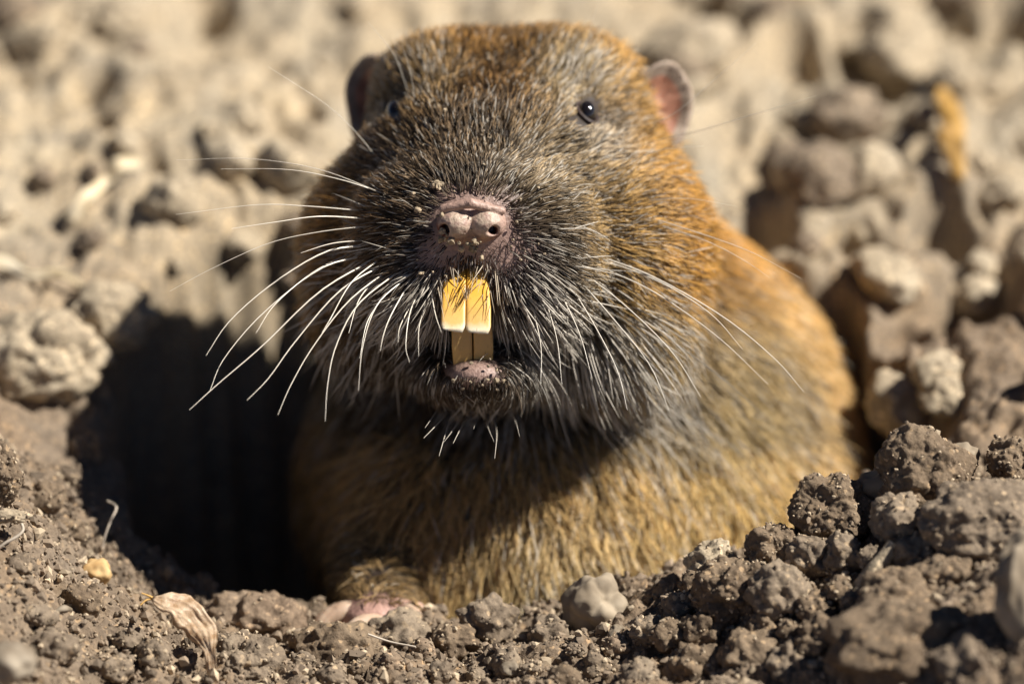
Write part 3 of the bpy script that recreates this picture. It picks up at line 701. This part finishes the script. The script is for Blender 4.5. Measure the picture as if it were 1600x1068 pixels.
# ------------------------------------------------------------------ eyes and ears
me_, n_, l_, b_ = mat_new('eye_black'); b_.inputs['Base Color'].default_value = (0.008, 0.006, 0.006, 1); b_.inputs['Roughness'].default_value = 0.13; b_.inputs['Coat Weight'].default_value = 0.6; b_.inputs['Coat Roughness'].default_value = 0.09
tx = n_.new('ShaderNodeTexNoise'); tx.inputs['Scale'].default_value = 900; rp_ = ramp(n_, [(0.4, (0.006, 0.005, 0.005)), (0.7, (0.014, 0.009, 0.007))]); l_.new(tx.outputs[0], rp_.inputs[0]); l_.new(rp_.outputs[0], b_.inputs['Base Color'])
M_eye = me_
eye_pos = []
for (px, py, ins) in [(*eyes_px[0], 0.01), (*eyes_px[1], -0.05)]:
    hp, hnorm = cast(b_bvh, px, py); eye_pos.append(hp)
    v, f = ico(4); c = hp + hnorm * ins + AW * 0.02
    vv = W2V(v); vv = vv * np.array([0.11, 0.145, 0.13]); gobj('eye', V2W(vv) + c, f, M_eye)
    # eyelid ring
    a1 = np.cross(hnorm, AV); a1 /= np.linalg.norm(a1); a2 = np.cross(hnorm, a1)
    th = np.linspace(0, 2 * math.pi, 22)
    ring = np.array([c + hnorm * 0.0 + a1 * 0.125 * math.cos(t) + a2 * 0.16 * math.sin(t) for t in th])
    vr, fr = tube(ring, 0.028, 8); gobj('eyelid', vr, fr, plain_mat('eyelid_skin', (0.03, 0.02, 0.018), (0.06, 0.04, 0.035), 0.5, 900))
M_ear = plain_mat('ear_skin', (0.24, 0.18, 0.14), (0.40, 0.32, 0.25), 0.65, 700, bump=0.5, sss=0.1)
M_ear_in = plain_mat('ear_inner_skin', (0.30, 0.13, 0.08), (0.48, 0.24, 0.16), 0.6, 500, bump=0.4, sss=0.15)
def ear(px, py, w, rx, ry, yaw, sgn):
    """a small cupped flap, open to the front and side, with a thick rim"""
    c = PV(px, py, w); K, n = 14, 30; v = []; inner = []
    def pt(t, a, off):
        rr_ = t
        x = rr_ * rx * math.cos(a) * (1 + 0.12 * math.cos(a - 0.9)); y = rr_ * ry * math.sin(a) * (1 + 0.08 * math.sin(2 * a))
        z = 0.17 * (rr_ ** 2) - 0.16 + off + 0.02 * math.sin(5 * a)
        cy, sy = math.cos(yaw), math.sin(yaw)
        return np.array([x * cy + z * sy, y, z * cy - x * sy])
    outer = []
    for i in range(K):
        t = 0.03 + 0.97 * i / (K - 1)
        for q in range(n): inner.append(pt(t, q / n * 2 * math.pi, 0.0))
    for i in range(K):
        t = 0.03 + 0.97 * i / (K - 1)
        for q in range(n): outer.append(pt(t * 1.1, q / n * 2 * math.pi, -0.07 if i < K - 1 else -0.035))
    def faces(rev):
        f = [(i * n + q, i * n + (q + 1) % n, (i + 1) * n + (q + 1) % n, (i + 1) * n + q) for i in range(K - 1) for q in range(n)]
        return [x[::-1] for x in f] if rev else f
    rim_f = [((K - 1) * n + q, (K - 1) * n + (q + 1) % n, K * n + (K - 1) * n + (q + 1) % n, K * n + (K - 1) * n + q) for q in range(n)]
    allv = V2W(np.array(inner + outer) + c)
    fs = faces(False) + [tuple(i + K * n for i in x) for x in faces(True)] + rim_f
    e = gobj('ear', allv, np.array(fs), M_ear); e.data.materials.append(M_ear_in)
    mi = np.zeros(len(fs), np.int32); mi[:(K - 4) * n] = 1; e.data.polygons.foreach_set('material_index', mi)
    return e, allv, np.array(fs)
earR = ear(1034, 170, -3.0, 0.36, 0.50, 0.55, 1)
earL = ear(578, 158, -3.6, 0.34, 0.50, -0.6, -1)

# ------------------------------------------------------------------ paw on the rim
M_claw = plain_mat('claw', (0.36, 0.24, 0.16), (0.50, 0.37, 0.27), 0.6, 500, 0.5, 0.1, 0.2)
M_toe = plain_mat('toe_skin', (0.34, 0.2, 0.15), (0.50, 0.33, 0.26), 0.7, 900, 0.3, 0.3, 0.2)
for tp, cp, tr, cr in [
    ([(650, 950, -1.9), (610, 944, -1.55), (572, 949, -1.6)], [(575, 949, -1.6), (538, 946, -1.5), (503, 962, -1.4), (480, 1002, -1.3)], .15, .125),
    ([(650, 966, -1.8), (612, 962, -1.45), (592, 963, -1.3)], [(596, 962, -1.3), (566, 964, -1.1), (546, 978, -1.0), (536, 1010, -1.0)], .14, .10),
    ([(640, 960, -1.9), (622, 940, -1.6), (640, 946, -1.4)], [(636, 943, -1.42), (648, 952, -1.3), (652, 968, -1.25), (650, 996, -1.2)], .13, .085),
    ([(660, 962, -2.0), (672, 952, -1.8), (684, 962, -1.6)], [(681, 959, -1.62), (690, 970, -1.5), (690, 985, -1.45), (686, 1004, -1.4)], .12, .08)]:
    v, f = tube(np.array([PW(p[0], p[1] + 9, p[2] - .15) for p in tp]), [tr, tr, tr * .9], 12, 12); toe = gobj('toe', v, f, M_toe)
    v, f = tube(np.array([PW(p[0], p[1] + 9, p[2] - .15) for p in cp]), [cr, cr, cr * .75, 0.015], 12, 16); gobj('claw', v, f, M_claw, toe)

# ------------------------------------------------------------------ fur
def fur_mat(name, rough=0.28, rr=0.35, coat=0.0):
    m = bpy.data.materials.new(name); m.use_nodes = True; n = m.node_tree.nodes; l = m.node_tree.links
    n.remove(n['Principled BSDF']); h = n.new('ShaderNodeBsdfHairPrincipled'); h.parametrization = 'COLOR'
    at = n.new('ShaderNodeAttribute'); at.attribute_name = 'fcol'; l.new(at.outputs['Color'], h.inputs['Color'])
    h.inputs['Roughness'].default_value = rough; h.inputs['Radial Roughness'].default_value = rr; h.inputs['Random Roughness'].default_value = 0.3
    b = n.new('ShaderNodeBsdfPrincipled'); b.inputs['Roughness'].default_value = 0.30; b.inputs['Specular IOR Level'].default_value = 0.10
    l.new(at.outputs['Color'], b.inputs['Base Color'])
    mx = n.new('ShaderNodeMixShader'); mx.inputs[0].default_value = 0.86; l.new(h.outputs[0], mx.inputs[1]); l.new(b.outputs[0], mx.inputs[2])
    l.new(mx.outputs[0], n['Material Output'].inputs['Surface']); return m
M_fur = fur_mat('fur')
def curves_obj(name, pts, rads, cols, mat, parent):
    """pts (N,k,3) world cm"""
    N, k = pts.shape[:2]
    cu = bpy.data.hair_curves.new(name); cu.add_curves([k] * N)
    cu.attributes['position'].data.foreach_set('vector', ((pts - base_c) * U).astype(np.float32).ravel())
    ra = cu.attributes.get('radius') or cu.attributes.new('radius', 'FLOAT', 'POINT')
    ra.data.foreach_set('value', (rads * U).astype(np.float32).ravel())
    ca = cu.attributes.new('fcol', 'FLOAT_COLOR', 'POINT'); c4 = np.ones((N, k, 4), np.float32); c4[..., :3] = cols
    ca.data.foreach_set('color', c4.ravel())
    return new_obj(name, cu, parent, mat)

# paint points: px, py, sigma, root colour, tip colour, length cm, share of pale strands, lift
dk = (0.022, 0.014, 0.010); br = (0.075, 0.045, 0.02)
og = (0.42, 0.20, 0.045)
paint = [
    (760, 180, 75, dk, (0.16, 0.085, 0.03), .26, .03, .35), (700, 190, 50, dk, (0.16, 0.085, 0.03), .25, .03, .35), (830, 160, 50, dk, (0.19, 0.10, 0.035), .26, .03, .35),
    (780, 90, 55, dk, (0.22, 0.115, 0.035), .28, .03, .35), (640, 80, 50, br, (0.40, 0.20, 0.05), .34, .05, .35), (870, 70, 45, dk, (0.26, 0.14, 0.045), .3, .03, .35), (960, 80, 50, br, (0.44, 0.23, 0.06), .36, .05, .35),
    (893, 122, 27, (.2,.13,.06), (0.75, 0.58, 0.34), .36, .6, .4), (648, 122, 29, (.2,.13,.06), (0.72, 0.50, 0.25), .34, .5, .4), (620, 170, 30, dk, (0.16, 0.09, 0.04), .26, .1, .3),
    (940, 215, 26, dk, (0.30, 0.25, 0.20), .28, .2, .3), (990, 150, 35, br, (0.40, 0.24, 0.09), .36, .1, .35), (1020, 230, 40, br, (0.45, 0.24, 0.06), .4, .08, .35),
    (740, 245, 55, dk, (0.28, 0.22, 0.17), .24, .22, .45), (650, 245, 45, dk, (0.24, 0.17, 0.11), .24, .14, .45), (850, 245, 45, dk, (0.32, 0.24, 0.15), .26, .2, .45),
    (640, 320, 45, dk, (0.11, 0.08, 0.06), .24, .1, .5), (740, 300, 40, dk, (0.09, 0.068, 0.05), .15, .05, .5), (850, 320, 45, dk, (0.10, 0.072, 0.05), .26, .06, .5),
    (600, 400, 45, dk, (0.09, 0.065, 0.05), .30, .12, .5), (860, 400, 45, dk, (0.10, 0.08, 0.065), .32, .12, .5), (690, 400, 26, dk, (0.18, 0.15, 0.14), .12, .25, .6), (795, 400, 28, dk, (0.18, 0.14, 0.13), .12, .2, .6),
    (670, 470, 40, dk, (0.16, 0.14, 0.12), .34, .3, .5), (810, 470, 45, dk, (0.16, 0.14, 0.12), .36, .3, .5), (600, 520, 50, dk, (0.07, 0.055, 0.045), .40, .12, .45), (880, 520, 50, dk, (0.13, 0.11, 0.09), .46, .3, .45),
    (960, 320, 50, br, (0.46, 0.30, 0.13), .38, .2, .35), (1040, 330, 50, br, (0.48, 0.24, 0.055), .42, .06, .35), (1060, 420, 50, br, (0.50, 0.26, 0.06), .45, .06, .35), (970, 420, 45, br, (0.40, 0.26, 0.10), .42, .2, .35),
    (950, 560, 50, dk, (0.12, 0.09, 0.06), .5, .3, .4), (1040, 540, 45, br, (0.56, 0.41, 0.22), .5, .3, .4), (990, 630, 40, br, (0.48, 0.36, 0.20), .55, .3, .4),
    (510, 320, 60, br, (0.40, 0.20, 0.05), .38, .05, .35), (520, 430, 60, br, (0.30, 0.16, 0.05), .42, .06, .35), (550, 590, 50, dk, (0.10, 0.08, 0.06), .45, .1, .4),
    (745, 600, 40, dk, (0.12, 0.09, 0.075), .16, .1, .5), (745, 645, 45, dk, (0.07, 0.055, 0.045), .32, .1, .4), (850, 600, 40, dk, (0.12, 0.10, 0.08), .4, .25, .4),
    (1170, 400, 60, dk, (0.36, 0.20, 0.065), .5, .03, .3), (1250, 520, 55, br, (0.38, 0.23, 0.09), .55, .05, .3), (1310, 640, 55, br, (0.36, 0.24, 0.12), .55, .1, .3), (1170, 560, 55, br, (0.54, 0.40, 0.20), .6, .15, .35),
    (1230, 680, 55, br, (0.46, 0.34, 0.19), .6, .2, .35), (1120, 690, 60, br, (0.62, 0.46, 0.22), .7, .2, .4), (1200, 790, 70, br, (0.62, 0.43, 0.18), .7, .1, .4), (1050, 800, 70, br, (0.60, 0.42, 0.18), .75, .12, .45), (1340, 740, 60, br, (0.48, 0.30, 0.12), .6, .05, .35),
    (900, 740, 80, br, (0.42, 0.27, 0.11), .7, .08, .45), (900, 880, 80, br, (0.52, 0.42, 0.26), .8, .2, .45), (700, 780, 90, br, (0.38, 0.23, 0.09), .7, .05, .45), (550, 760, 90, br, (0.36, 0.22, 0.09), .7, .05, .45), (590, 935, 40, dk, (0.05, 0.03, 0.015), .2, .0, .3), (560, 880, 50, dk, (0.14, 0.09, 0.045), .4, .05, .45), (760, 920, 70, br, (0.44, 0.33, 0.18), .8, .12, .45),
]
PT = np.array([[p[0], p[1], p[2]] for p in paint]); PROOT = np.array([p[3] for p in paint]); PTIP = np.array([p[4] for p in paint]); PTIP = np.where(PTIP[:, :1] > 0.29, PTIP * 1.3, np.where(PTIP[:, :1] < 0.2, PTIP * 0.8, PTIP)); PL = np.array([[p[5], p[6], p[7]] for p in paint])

def mesh_normals(me):
    nn = np.zeros(len(me.vertices) * 3, np.float32); me.vertex_normals.foreach_get('vector', nn); return nn.reshape(-1, 3)
bn = mesh_normals(body.data)
tri = np.concatenate([bq[:, [0, 1, 2]], bq[:, [0, 2, 3]]])
NOSEV = W2V(NOSE)

def grow(n, keep, k=5, rad=0.0034, lscale=1.0, seed=0, jit=0.25, cscale=1.0, tscale=1.0, gmid=0.25):
    a, b, c = bv[tri[:, 0]], bv[tri[:, 1]], bv[tri[:, 2]]
    cen = (a + b + c) / 3; ar = np.linalg.norm(np.cross(b - a, c - a), axis=1)
    fn = bn[tri].mean(1); fnv = W2V(fn); fnv /= np.linalg.norm(fnv, axis=1)[:, None] + 1e-9
    wgt = ar * keep(cen, fnv)
    i = rng.choice(len(tri), n, p=wgt / wgt.sum()); r1 = np.sqrt(rng.random(n)); r2 = rng.random(n)
    w0, w1, w2 = 1 - r1, r1 * (1 - r2), r1 * r2
    P = a[i] * w0[:, None] + b[i] * w1[:, None] + c[i] * w2[:, None]
    Nw = bn[tri[i, 0]] * w0[:, None] + bn[tri[i, 1]] * w1[:, None] + bn[tri[i, 2]] * w2[:, None]
    N = W2V(Nw); N /= np.linalg.norm(N, axis=1)[:, None] + 1e-9
    px, py = to_px(P)
    # bald places
    ok = np.ones(n, bool)
    ok &= ~((((px - 737) / 58) ** 2 + ((py - 350) / 42) ** 2 < 1) & (P[:, 2] > -1))
    ok &= ~((np.abs(px - 735) < 40) & (py > 440) & (py < 585) & (P[:, 2] > -1.6))
    ok &= ~((((px - 748) / 42) ** 2 + ((py - 588) / 20) ** 2 < 1) & (P[:, 2] > -1) & (rng.random(n) < .4))
    ok &= ~((((px - 570) / 95) ** 2 + ((py - 985) / 45) ** 2 < 1) & (P[:, 2] > -2.6))
    pinkd = blob(px, py, 738, 345, 85, 62, 4) + 0.9 * blob(px, py, 795, 408, 50, 34) + 0.8 * blob(px, py, 682, 408, 44, 28)
    ok &= ~((rng.random(n) < 0.72 * pinkd) & (P[:, 2] > -0.9))
    W = V2W(P)
    for ep in eye_pos: ok &= np.linalg.norm((W - ep), axis=1) > 0.12
    P, N, px, py = P[ok], N[ok], px[ok], py[ok]; n = len(P)
    # paint lookup
    wt = np.zeros((n, len(PT)))
    for j in range(len(PT)): wt[:, j] = np.exp(-(((px - PT[j, 0]) ** 2 + (py - PT[j, 1]) ** 2) / (2 * PT[j, 2] ** 2))) + 1e-7 / (1 + ((px - PT[j, 0]) ** 2 + (py - PT[j, 1]) ** 2) / 1e4)
    wt *= (60 / PT[:, 2]) ** 1.5; wt /= wt.sum(1)[:, None]
    root = wt @ PROOT; tip = wt @ PTIP; L, pale, lift = (wt @ PL).T
    # combing
    rad_v = P - (NOSEV + np.array([0, 0.0, 0.25])); rad_v /= np.linalg.norm(rad_v, axis=1)[:, None]
    headw = sstep(-0.2, 0.25, np.where(py < 560, 0.25, (680 - py) / 240)) * sstep(-4.6, -3.4, P[:, 2])
    bodyd = np.array([0.10, -0.75, -0.45])
    low = sstep(430, 600, py)[:, None]
    comb = headw[:, None] * (rad_v + low * np.array([0, -0.7, 0.15])) + (1 - headw)[:, None] * bodyd
    nz = np.stack([fbm(P * 3.1 + o, 2) for o in (1.0, 21.0, 41.0)], -1)
    nz2 = np.stack([perlin(P * 11 + o) for o in (5.0, 25.0, 45.0)], -1)
    comb = comb + 0.42 * nz + 0.30 * nz2 + jit * rng.normal(size=(n, 3)) * 0.55
    T = comb - (comb * N).sum(1)[:, None] * N; T /= np.linalg.norm(T, axis=1)[:, None] + 1e-9
    lift = np.clip(lift + 0.12 * rng.normal(size=n), 0.08, 0.9)
    L = L * lscale * np.exp(0.22 * rng.normal(size=n))
    d0 = T * (1 - lift * 0.6)[:, None] + N * (lift * 1.15)[:, None]; d0 /= np.linalg.norm(d0, axis=1)[:, None]
    d1 = T * 1.0 + N * (lift * 0.28)[:, None] + np.array([0, -0.12, -0.02]); d1 /= np.linalg.norm(d1, axis=1)[:, None]
    s = np.linspace(0, 1, k)
    Wr = V2W(P)
    L = L * (1 - 0.6 * blob(px, py, 748, 588, 48, 26, 4))
    for ep in eye_pos: L = L * (0.25 + 0.75 * sstep(0.16, 0.42, np.linalg.norm(Wr - ep, axis=1)))
    pts = P[:, None] + L[:, None, None] * (s[None, :, None] * d0[:, None] * (1 - 0.5 * s)[None, :, None] + (0.5 * s ** 2)[None, :, None] * d1[:, None])
    pts[:, 0] -= N * 0.02
    keep_ = np.ones(n, bool)
    for ep, eq in zip(eye_pos, (1.0, 0.6)):
        ev = W2V(ep); ex, ey = to_px(ev)
        hx, hy = to_px(pts); keep_ &= ~((((hx - ex) / (14 * eq)) ** 2 + ((hy - ey) / (19 * eq)) ** 2 < 1) & (np.abs(pts[..., 2] - ev[2]) < 1)).any(1)
    pts, P, N, L, root, tip, pale = pts[keep_], P[keep_], N[keep_], L[keep_], root[keep_], tip[keep_], pale[keep_]; n = len(P)
    taper = np.interp(s, [0, .3, .75, 1], [0.85, 1, 0.75, 0.12])
    rads = rad * rng.uniform(0.75, 1.25, n)[:, None] * taper[None]
    u = rng.random(n); isp = u < pale
    fh = blob(px[keep_], py[keep_], 770, 150, 140, 105); isd = (u > 0.66 - 0.32 * fh); bright = ~isp & ~isd
    tip = tip * np.exp(0.28 * rng.normal(size=(n, 1)))
    tip[isp] = np.array((0.62, 0.56, 0.47)) * rng.uniform(0.7, 1.25, (isp.sum(), 1))
    tip[isd] *= 0.3; tip[bright] *= (1.35 + 0.5 * fh[bright])[:, None]
    patch = 1 + 0.42 * fbm(P * 2.2 + 60, 3) + 0.25 * perlin(P * 7 + 30)
    tip *= np.clip(patch, 0.4, 1.6)[:, None]
    g = np.interp(s, [0, .35, .8, 1], [0, gmid, 1, 1])[None, :, None]
    gold = (tip[:, 0] > 1.6 * tip[:, 2])[:, None]; tip = tip * np.where(gold, np.array((1, 0.99, .90)), 1.0); tip = np.maximum(tip, .004); mxv = tip.max(1, keepdims=True); tip = tip / np.maximum(1, mxv / 0.78) * tscale
    cols = np.clip((root[:, None] * (1 - g) + tip[:, None] * g) * cscale, 0.004, 0.9)
    return V2W(pts), rads, cols
facing = lambda N: np.clip((N[:, 2] + 0.75) * 1.4, 0.0, 1)
def keep_head(c, N):
    px, py = to_px(c); return ((c[:, 2] > -4.4) & (py < 680)).astype(float) * facing(N) * (1 + 0.6 * (c[:, 2] > -1.7))
def keep_body(c, N):
    px, py = to_px(c); return (1 - ((c[:, 2] > -4.2) & (py < 660)).astype(float)) * facing(N) * (c[:, 2] > -9.5)
p_, r_, c_ = grow(125000, keep_head, rad=0.0043, lscale=0.8)
curves_obj('head_fur', p_, r_, c_, M_fur, gopher)
def warm(c):
    c = (c * 1.75 + np.array((.07, .05, .025))) * np.array((1, 1.0, .97)); return c / np.maximum(1, c.max(-1, keepdims=True) / 0.82)
p_, r_, c_ = grow(72000, keep_body, rad=0.0056, lscale=0.62, gmid=0.6)
curves_obj('body_fur', p_, r_, warm(c_), M_fur, gopher)
# longer pale guard hairs round the mouth and on the jowls
def keep_guard(c, N):
    px, py = to_px(c)
    m = blob(px, py, 660, 470, 70, 45) + blob(px, py, 830, 470, 80, 55) + 0.8 * blob(px, py, 930, 540, 90, 70) + 0.5 * blob(px, py, 580, 470, 60, 80) + 0.5 * blob(px, py, 750, 640, 70, 25) + .25 * blob(px, py, 1000, 600, 60, 60)
    return m * (c[:, 2] > -3.2) * facing(N)
p_, r_, c_ = grow(1900, keep_guard, k=6, rad=0.0068, lscale=1.55, jit=0.35)
c_ = np.clip(np.array((0.62, 0.56, 0.47)) * rng.uniform(0.35, 1.2, (len(c_), 1, 1)) * np.ones((1, 6, 1)), 0, .9)
curves_obj('guard_hair', p_, r_, c_, M_fur, gopher)
nf_ = 34
fx = rng.uniform(682, 778, nf_); fy = rng.uniform(408, 446, nf_)
fp = np.zeros((nf_, 6, 3)); sgn = np.where(fx < 730, 1, -1)
for q in range(nf_):
    hit = cast(b_bvh, fx[q], fy[q]); w0 = min(W2V(hit[0])[2], 0.1); Lp = rng.uniform(22, 58) * (1.25 if abs(fx[q] - 730) > 30 else .75); dx = (730 - fx[q]) * rng.uniform(-.2, .75) + rng.normal() * 4
    for j in range(6):
        t = j / 5; fp[q, j] = PW(fx[q] + dx * t, fy[q] + Lp * t, w0 + (0.16 - w0) * t ** .6 * .9)
curves_obj('lip_fringe', fp, np.tile(np.array([.005, .005, .0045, .004, .003, .001]), (nf_, 1)), np.ones((nf_, 6, 3)) * np.array((.5, .42, .32)) * rng.uniform(.3, 1.3, (nf_, 1, 1)), M_fur, gopher)
# downy hair on the ears
def ear_down(allv, fs, n):
    P, N = sample_tris(allv, fs, n)
    s = np.linspace(0, 1, 4); L = rng.uniform(0.05, 0.12, n)
    d = N + 0.8 * rng.normal(size=(n, 3)) * 0.5 + np.array([0, 0, .4]); d /= np.linalg.norm(d, axis=1)[:, None]
    pts = P[:, None] + L[:, None, None] * s[None, :, None] * d[:, None]
    return pts, np.full((n, 4), 0.003) * np.array([1, .9, .6, .15]), np.ones((n, 4, 3)) * np.array((0.36, 0.29, 0.22)) * rng.uniform(.3, 1.5, (n, 1, 1))
for e_, av_, fs_ in (earR, earL):
    p_, r_, c_ = ear_down(av_, fs_, 3600); curves_obj('ear_down', p_, r_, c_, M_fur, e_)

# ------------------------------------------------------------------ whiskers
def whisker_mat():
    m, n, l, b = mat_new('whisker'); b.inputs['Roughness'].default_value = 0.3; b.inputs['Specular IOR Level'].default_value = 0.7
    t = n.new('ShaderNodeTexNoise'); t.inputs['Scale'].default_value = 300; r = ramp(n, [(0.3, (0.62, 0.54, 0.42)), (0.7, (0.86, 0.80, 0.70))]); l.new(t.outputs[0], r.inputs[0]); l.new(r.outputs[0], b.inputs['Base Color'])
    b.inputs['Transmission Weight'].default_value = 0.0
    return m
M_wh = whisker_mat()
wh = [  # thickness, tip depth, pixels
    (.6, -.8, [(592, 250), (550, 200), (505, 160), (420, 105)]), (.6, -1.2, [(640, 150), (615, 85), (575, 35)]), (.5, -1.0, [(650, 160), (640, 110), (628, 70)]),
    (.6, -.6, [(605, 305), (500, 265), (390, 248), (275, 250)]), (.8, -.3, [(600, 302), (530, 280), (450, 265), (345, 264)]), (.8, -.2, [(575, 330), (480, 322), (400, 320), (275, 335)]),
    (1.1, .1, [(580, 342), (500, 338), (430, 347), (362, 357)]), (.7, -.1, [(585, 352), (500, 362), (420, 380), (330, 420), (265, 455)]), (1.0, .2, [(575, 375), (520, 380), (470, 395)]),
    (1.5, .3, [(580, 383), (510, 393), (430, 440), (360, 500), (322, 555)]), (1.3, .3, [(575, 398), (500, 420), (410, 490), (350, 560), (328, 610)]), (1.4, .5, [(590, 402), (500, 455), (410, 540), (340, 600), (296, 640)]),
    (1.2, .5, [(560, 390), (490, 425), (430, 475), (400, 520)]), (1.4, .5, [(605, 410), (530, 455), (460, 535), (420, 590), (386, 625)]), (1.3, .5, [(612, 418), (545, 470), (490, 540), (455, 600), (434, 648)]),
    (1.3, .6, [(628, 420), (560, 475), (525, 540), (512, 600), (508, 658)]), (1.2, .5, [(640, 430), (590, 475), (567, 540), (560, 610)]), (1.2, .5, [(600, 400), (550, 440), (515, 500), (503, 520)]),
    (1.2, .4, [(640, 440), (612, 490), (600, 520), (594, 548)]), (1.1, .4, [(655, 455), (640, 490), (634, 540), (640, 566)]), (1.1, .4, [(668, 468), (655, 510), (654, 556)]), (1.2, .4, [(672, 445), (680, 490), (690, 520)]), (1.0, .4, [(645, 470), (625, 510), (622, 535)]),
    (1.2, .2, [(590, 430), (560, 470), (545, 520)]), (1.0, .2, [(610, 450), (575, 500), (562, 560)]),
    (1.3, -.2, [(930, 398), (1020, 432), (1130, 495), (1210, 560), (1256, 612)]), (1.2, -.1, [(940, 405), (1030, 440), (1110, 490), (1160, 545)]), (1.1, -.3, [(925, 412), (1020, 455), (1120, 525), (1200, 600)]),
    (1.1, 0, [(910, 425), (980, 480), (1050, 550), (1095, 620)]), (1.0, .1, [(900, 432), (960, 500), (1015, 570), (1045, 640)]), (1.0, .2, [(888, 440), (930, 510), (965, 580), (980, 640)]), (1.0, .2, [(872, 450), (905, 520), (925, 590)]),
    (.9, .3, [(850, 460), (870, 530), (878, 600)]), (.9, .3, [(830, 470), (845, 540), (845, 600)]), (.8, -.5, [(1000, 335), (1080, 360), (1170, 392), (1252, 435)]), (.7, -.6, [(1010, 345), (1100, 375), (1160, 405), (1203, 434)]),
    (.6, -.9, [(990, 315), (1070, 310), (1150, 322)]), (.6, -1.0, [(960, 265), (1030, 235), (1100, 228)]), (.7, -1.0, [(1000, 225), (1090, 205), (1180, 178), (1275, 150)]), (.6, -1.4, [(960, 200), (1040, 185), (1110, 130), (1180, 68)]),
    (.5, -1.6, [(900, 130), (915, 70), (935, 5)]), (.5, -1.6, [(905, 135), (940, 90), (975, 55)]),
    (1.2, .1, [(712, 640), (700, 665), (686, 712)]), (1.2, .1, [(735, 645), (722, 665), (708, 692)]), (1.1, .1, [(700, 640), (690, 655), (662, 684)]), (1.1, .1, [(765, 645), (776, 672), (773, 716)]), (1., .1, [(760, 640), (762, 665), (772, 690)]),
    (.9, .1, [(795, 640), (806, 660), (812, 682)]), (.9, 0, [(690, 630), (680, 645), (664, 668)]), (.8, .1, [(745, 650), (740, 670)]), (.9, .1, [(722, 645), (712, 665), (694, 690)]),
]
for th, tw, pts in wh:
    hit = cast(b_bvh, *pts[0]); w0 = W2V(hit[0])[2] if hit else -1.5
    K = len(pts); P3 = [PW(px, py, w0 - 0.05 + (tw - w0) * (i / (K - 1)) ** 0.7) for i, (px, py) in enumerate(pts)]
    r0 = 0.0076 * th
    v, f = tube(np.array(P3), [r0] + [r0 * (1 - 0.75 * (i / (K - 1)) ** 1.3) for i in range(1, K)], 6, 18)
    gobj('whisker', v, f, M_wh)

# soil crumbs caught in the fur and on the nose
spots = []
for (px, py, n, sp, s) in [(680, 290, 7, 5, .035), (768, 92, 2, 4, .04), (778, 98, 1, 2, .03), (841, 138, 5, 4, .035), (670, 160, 5, 5, .035), (655, 328, 2, 3, .028), (690, 338, 4, 4, .03), (688, 358, 3, 3, .03), (700, 378, 8, 9, .03),
                           (735, 382, 12, 9, .036), (690, 172, 3, 5, .025), (745, 385, 8, 12, .02), (790, 330, 4, 25, .016), (1012, 165, 4, 5, .05), (745, 628, 45, 45, .02), (820, 600, 55, 40, .018), (730, 300, 8, 50, .014), (850, 320, 8, 60, .014), (800, 380, 10, 30, .014), (700, 430, 8, 40, .014), (870, 600, 20, 30, .02), (770, 130, 30, 90, .012), (700, 230, 40, 80, .010), (930, 320, 40, 90, .011), (560, 330, 20, 50, .011), (800, 480, 40, 80, .011), (1150, 620, 25, 80, .016)]:
    for _ in range(n): spots.append((px + rng.normal() * sp, py + rng.normal() * sp * 0.6, min(.042, s * np.exp(rng.normal() * .45) * .8)))
cen, szs = [], []
for px, py, s in spots:
    hit = cast(b_bvh, px, py)
    if hit is None: continue
    pad = 0.17 if (((px - 737) / 50) ** 2 + ((py - 350) / 36) ** 2 < 1) else 0.10
    if (px - 914) ** 2 + (py - 184) ** 2 < 200: pad = 0.11
    cen.append(hit[0] + AW * pad); szs.append(s)
cen = np.array(cen); szs = np.array(szs)
crumbs('soil_specks', 'pale soil specks stuck to the nose, chin and fur', cen, szs, np.array((0.38, 0.295, 0.195)) * rng.uniform(.5, 1.3, (len(cen), 1)), 2, 0.5)
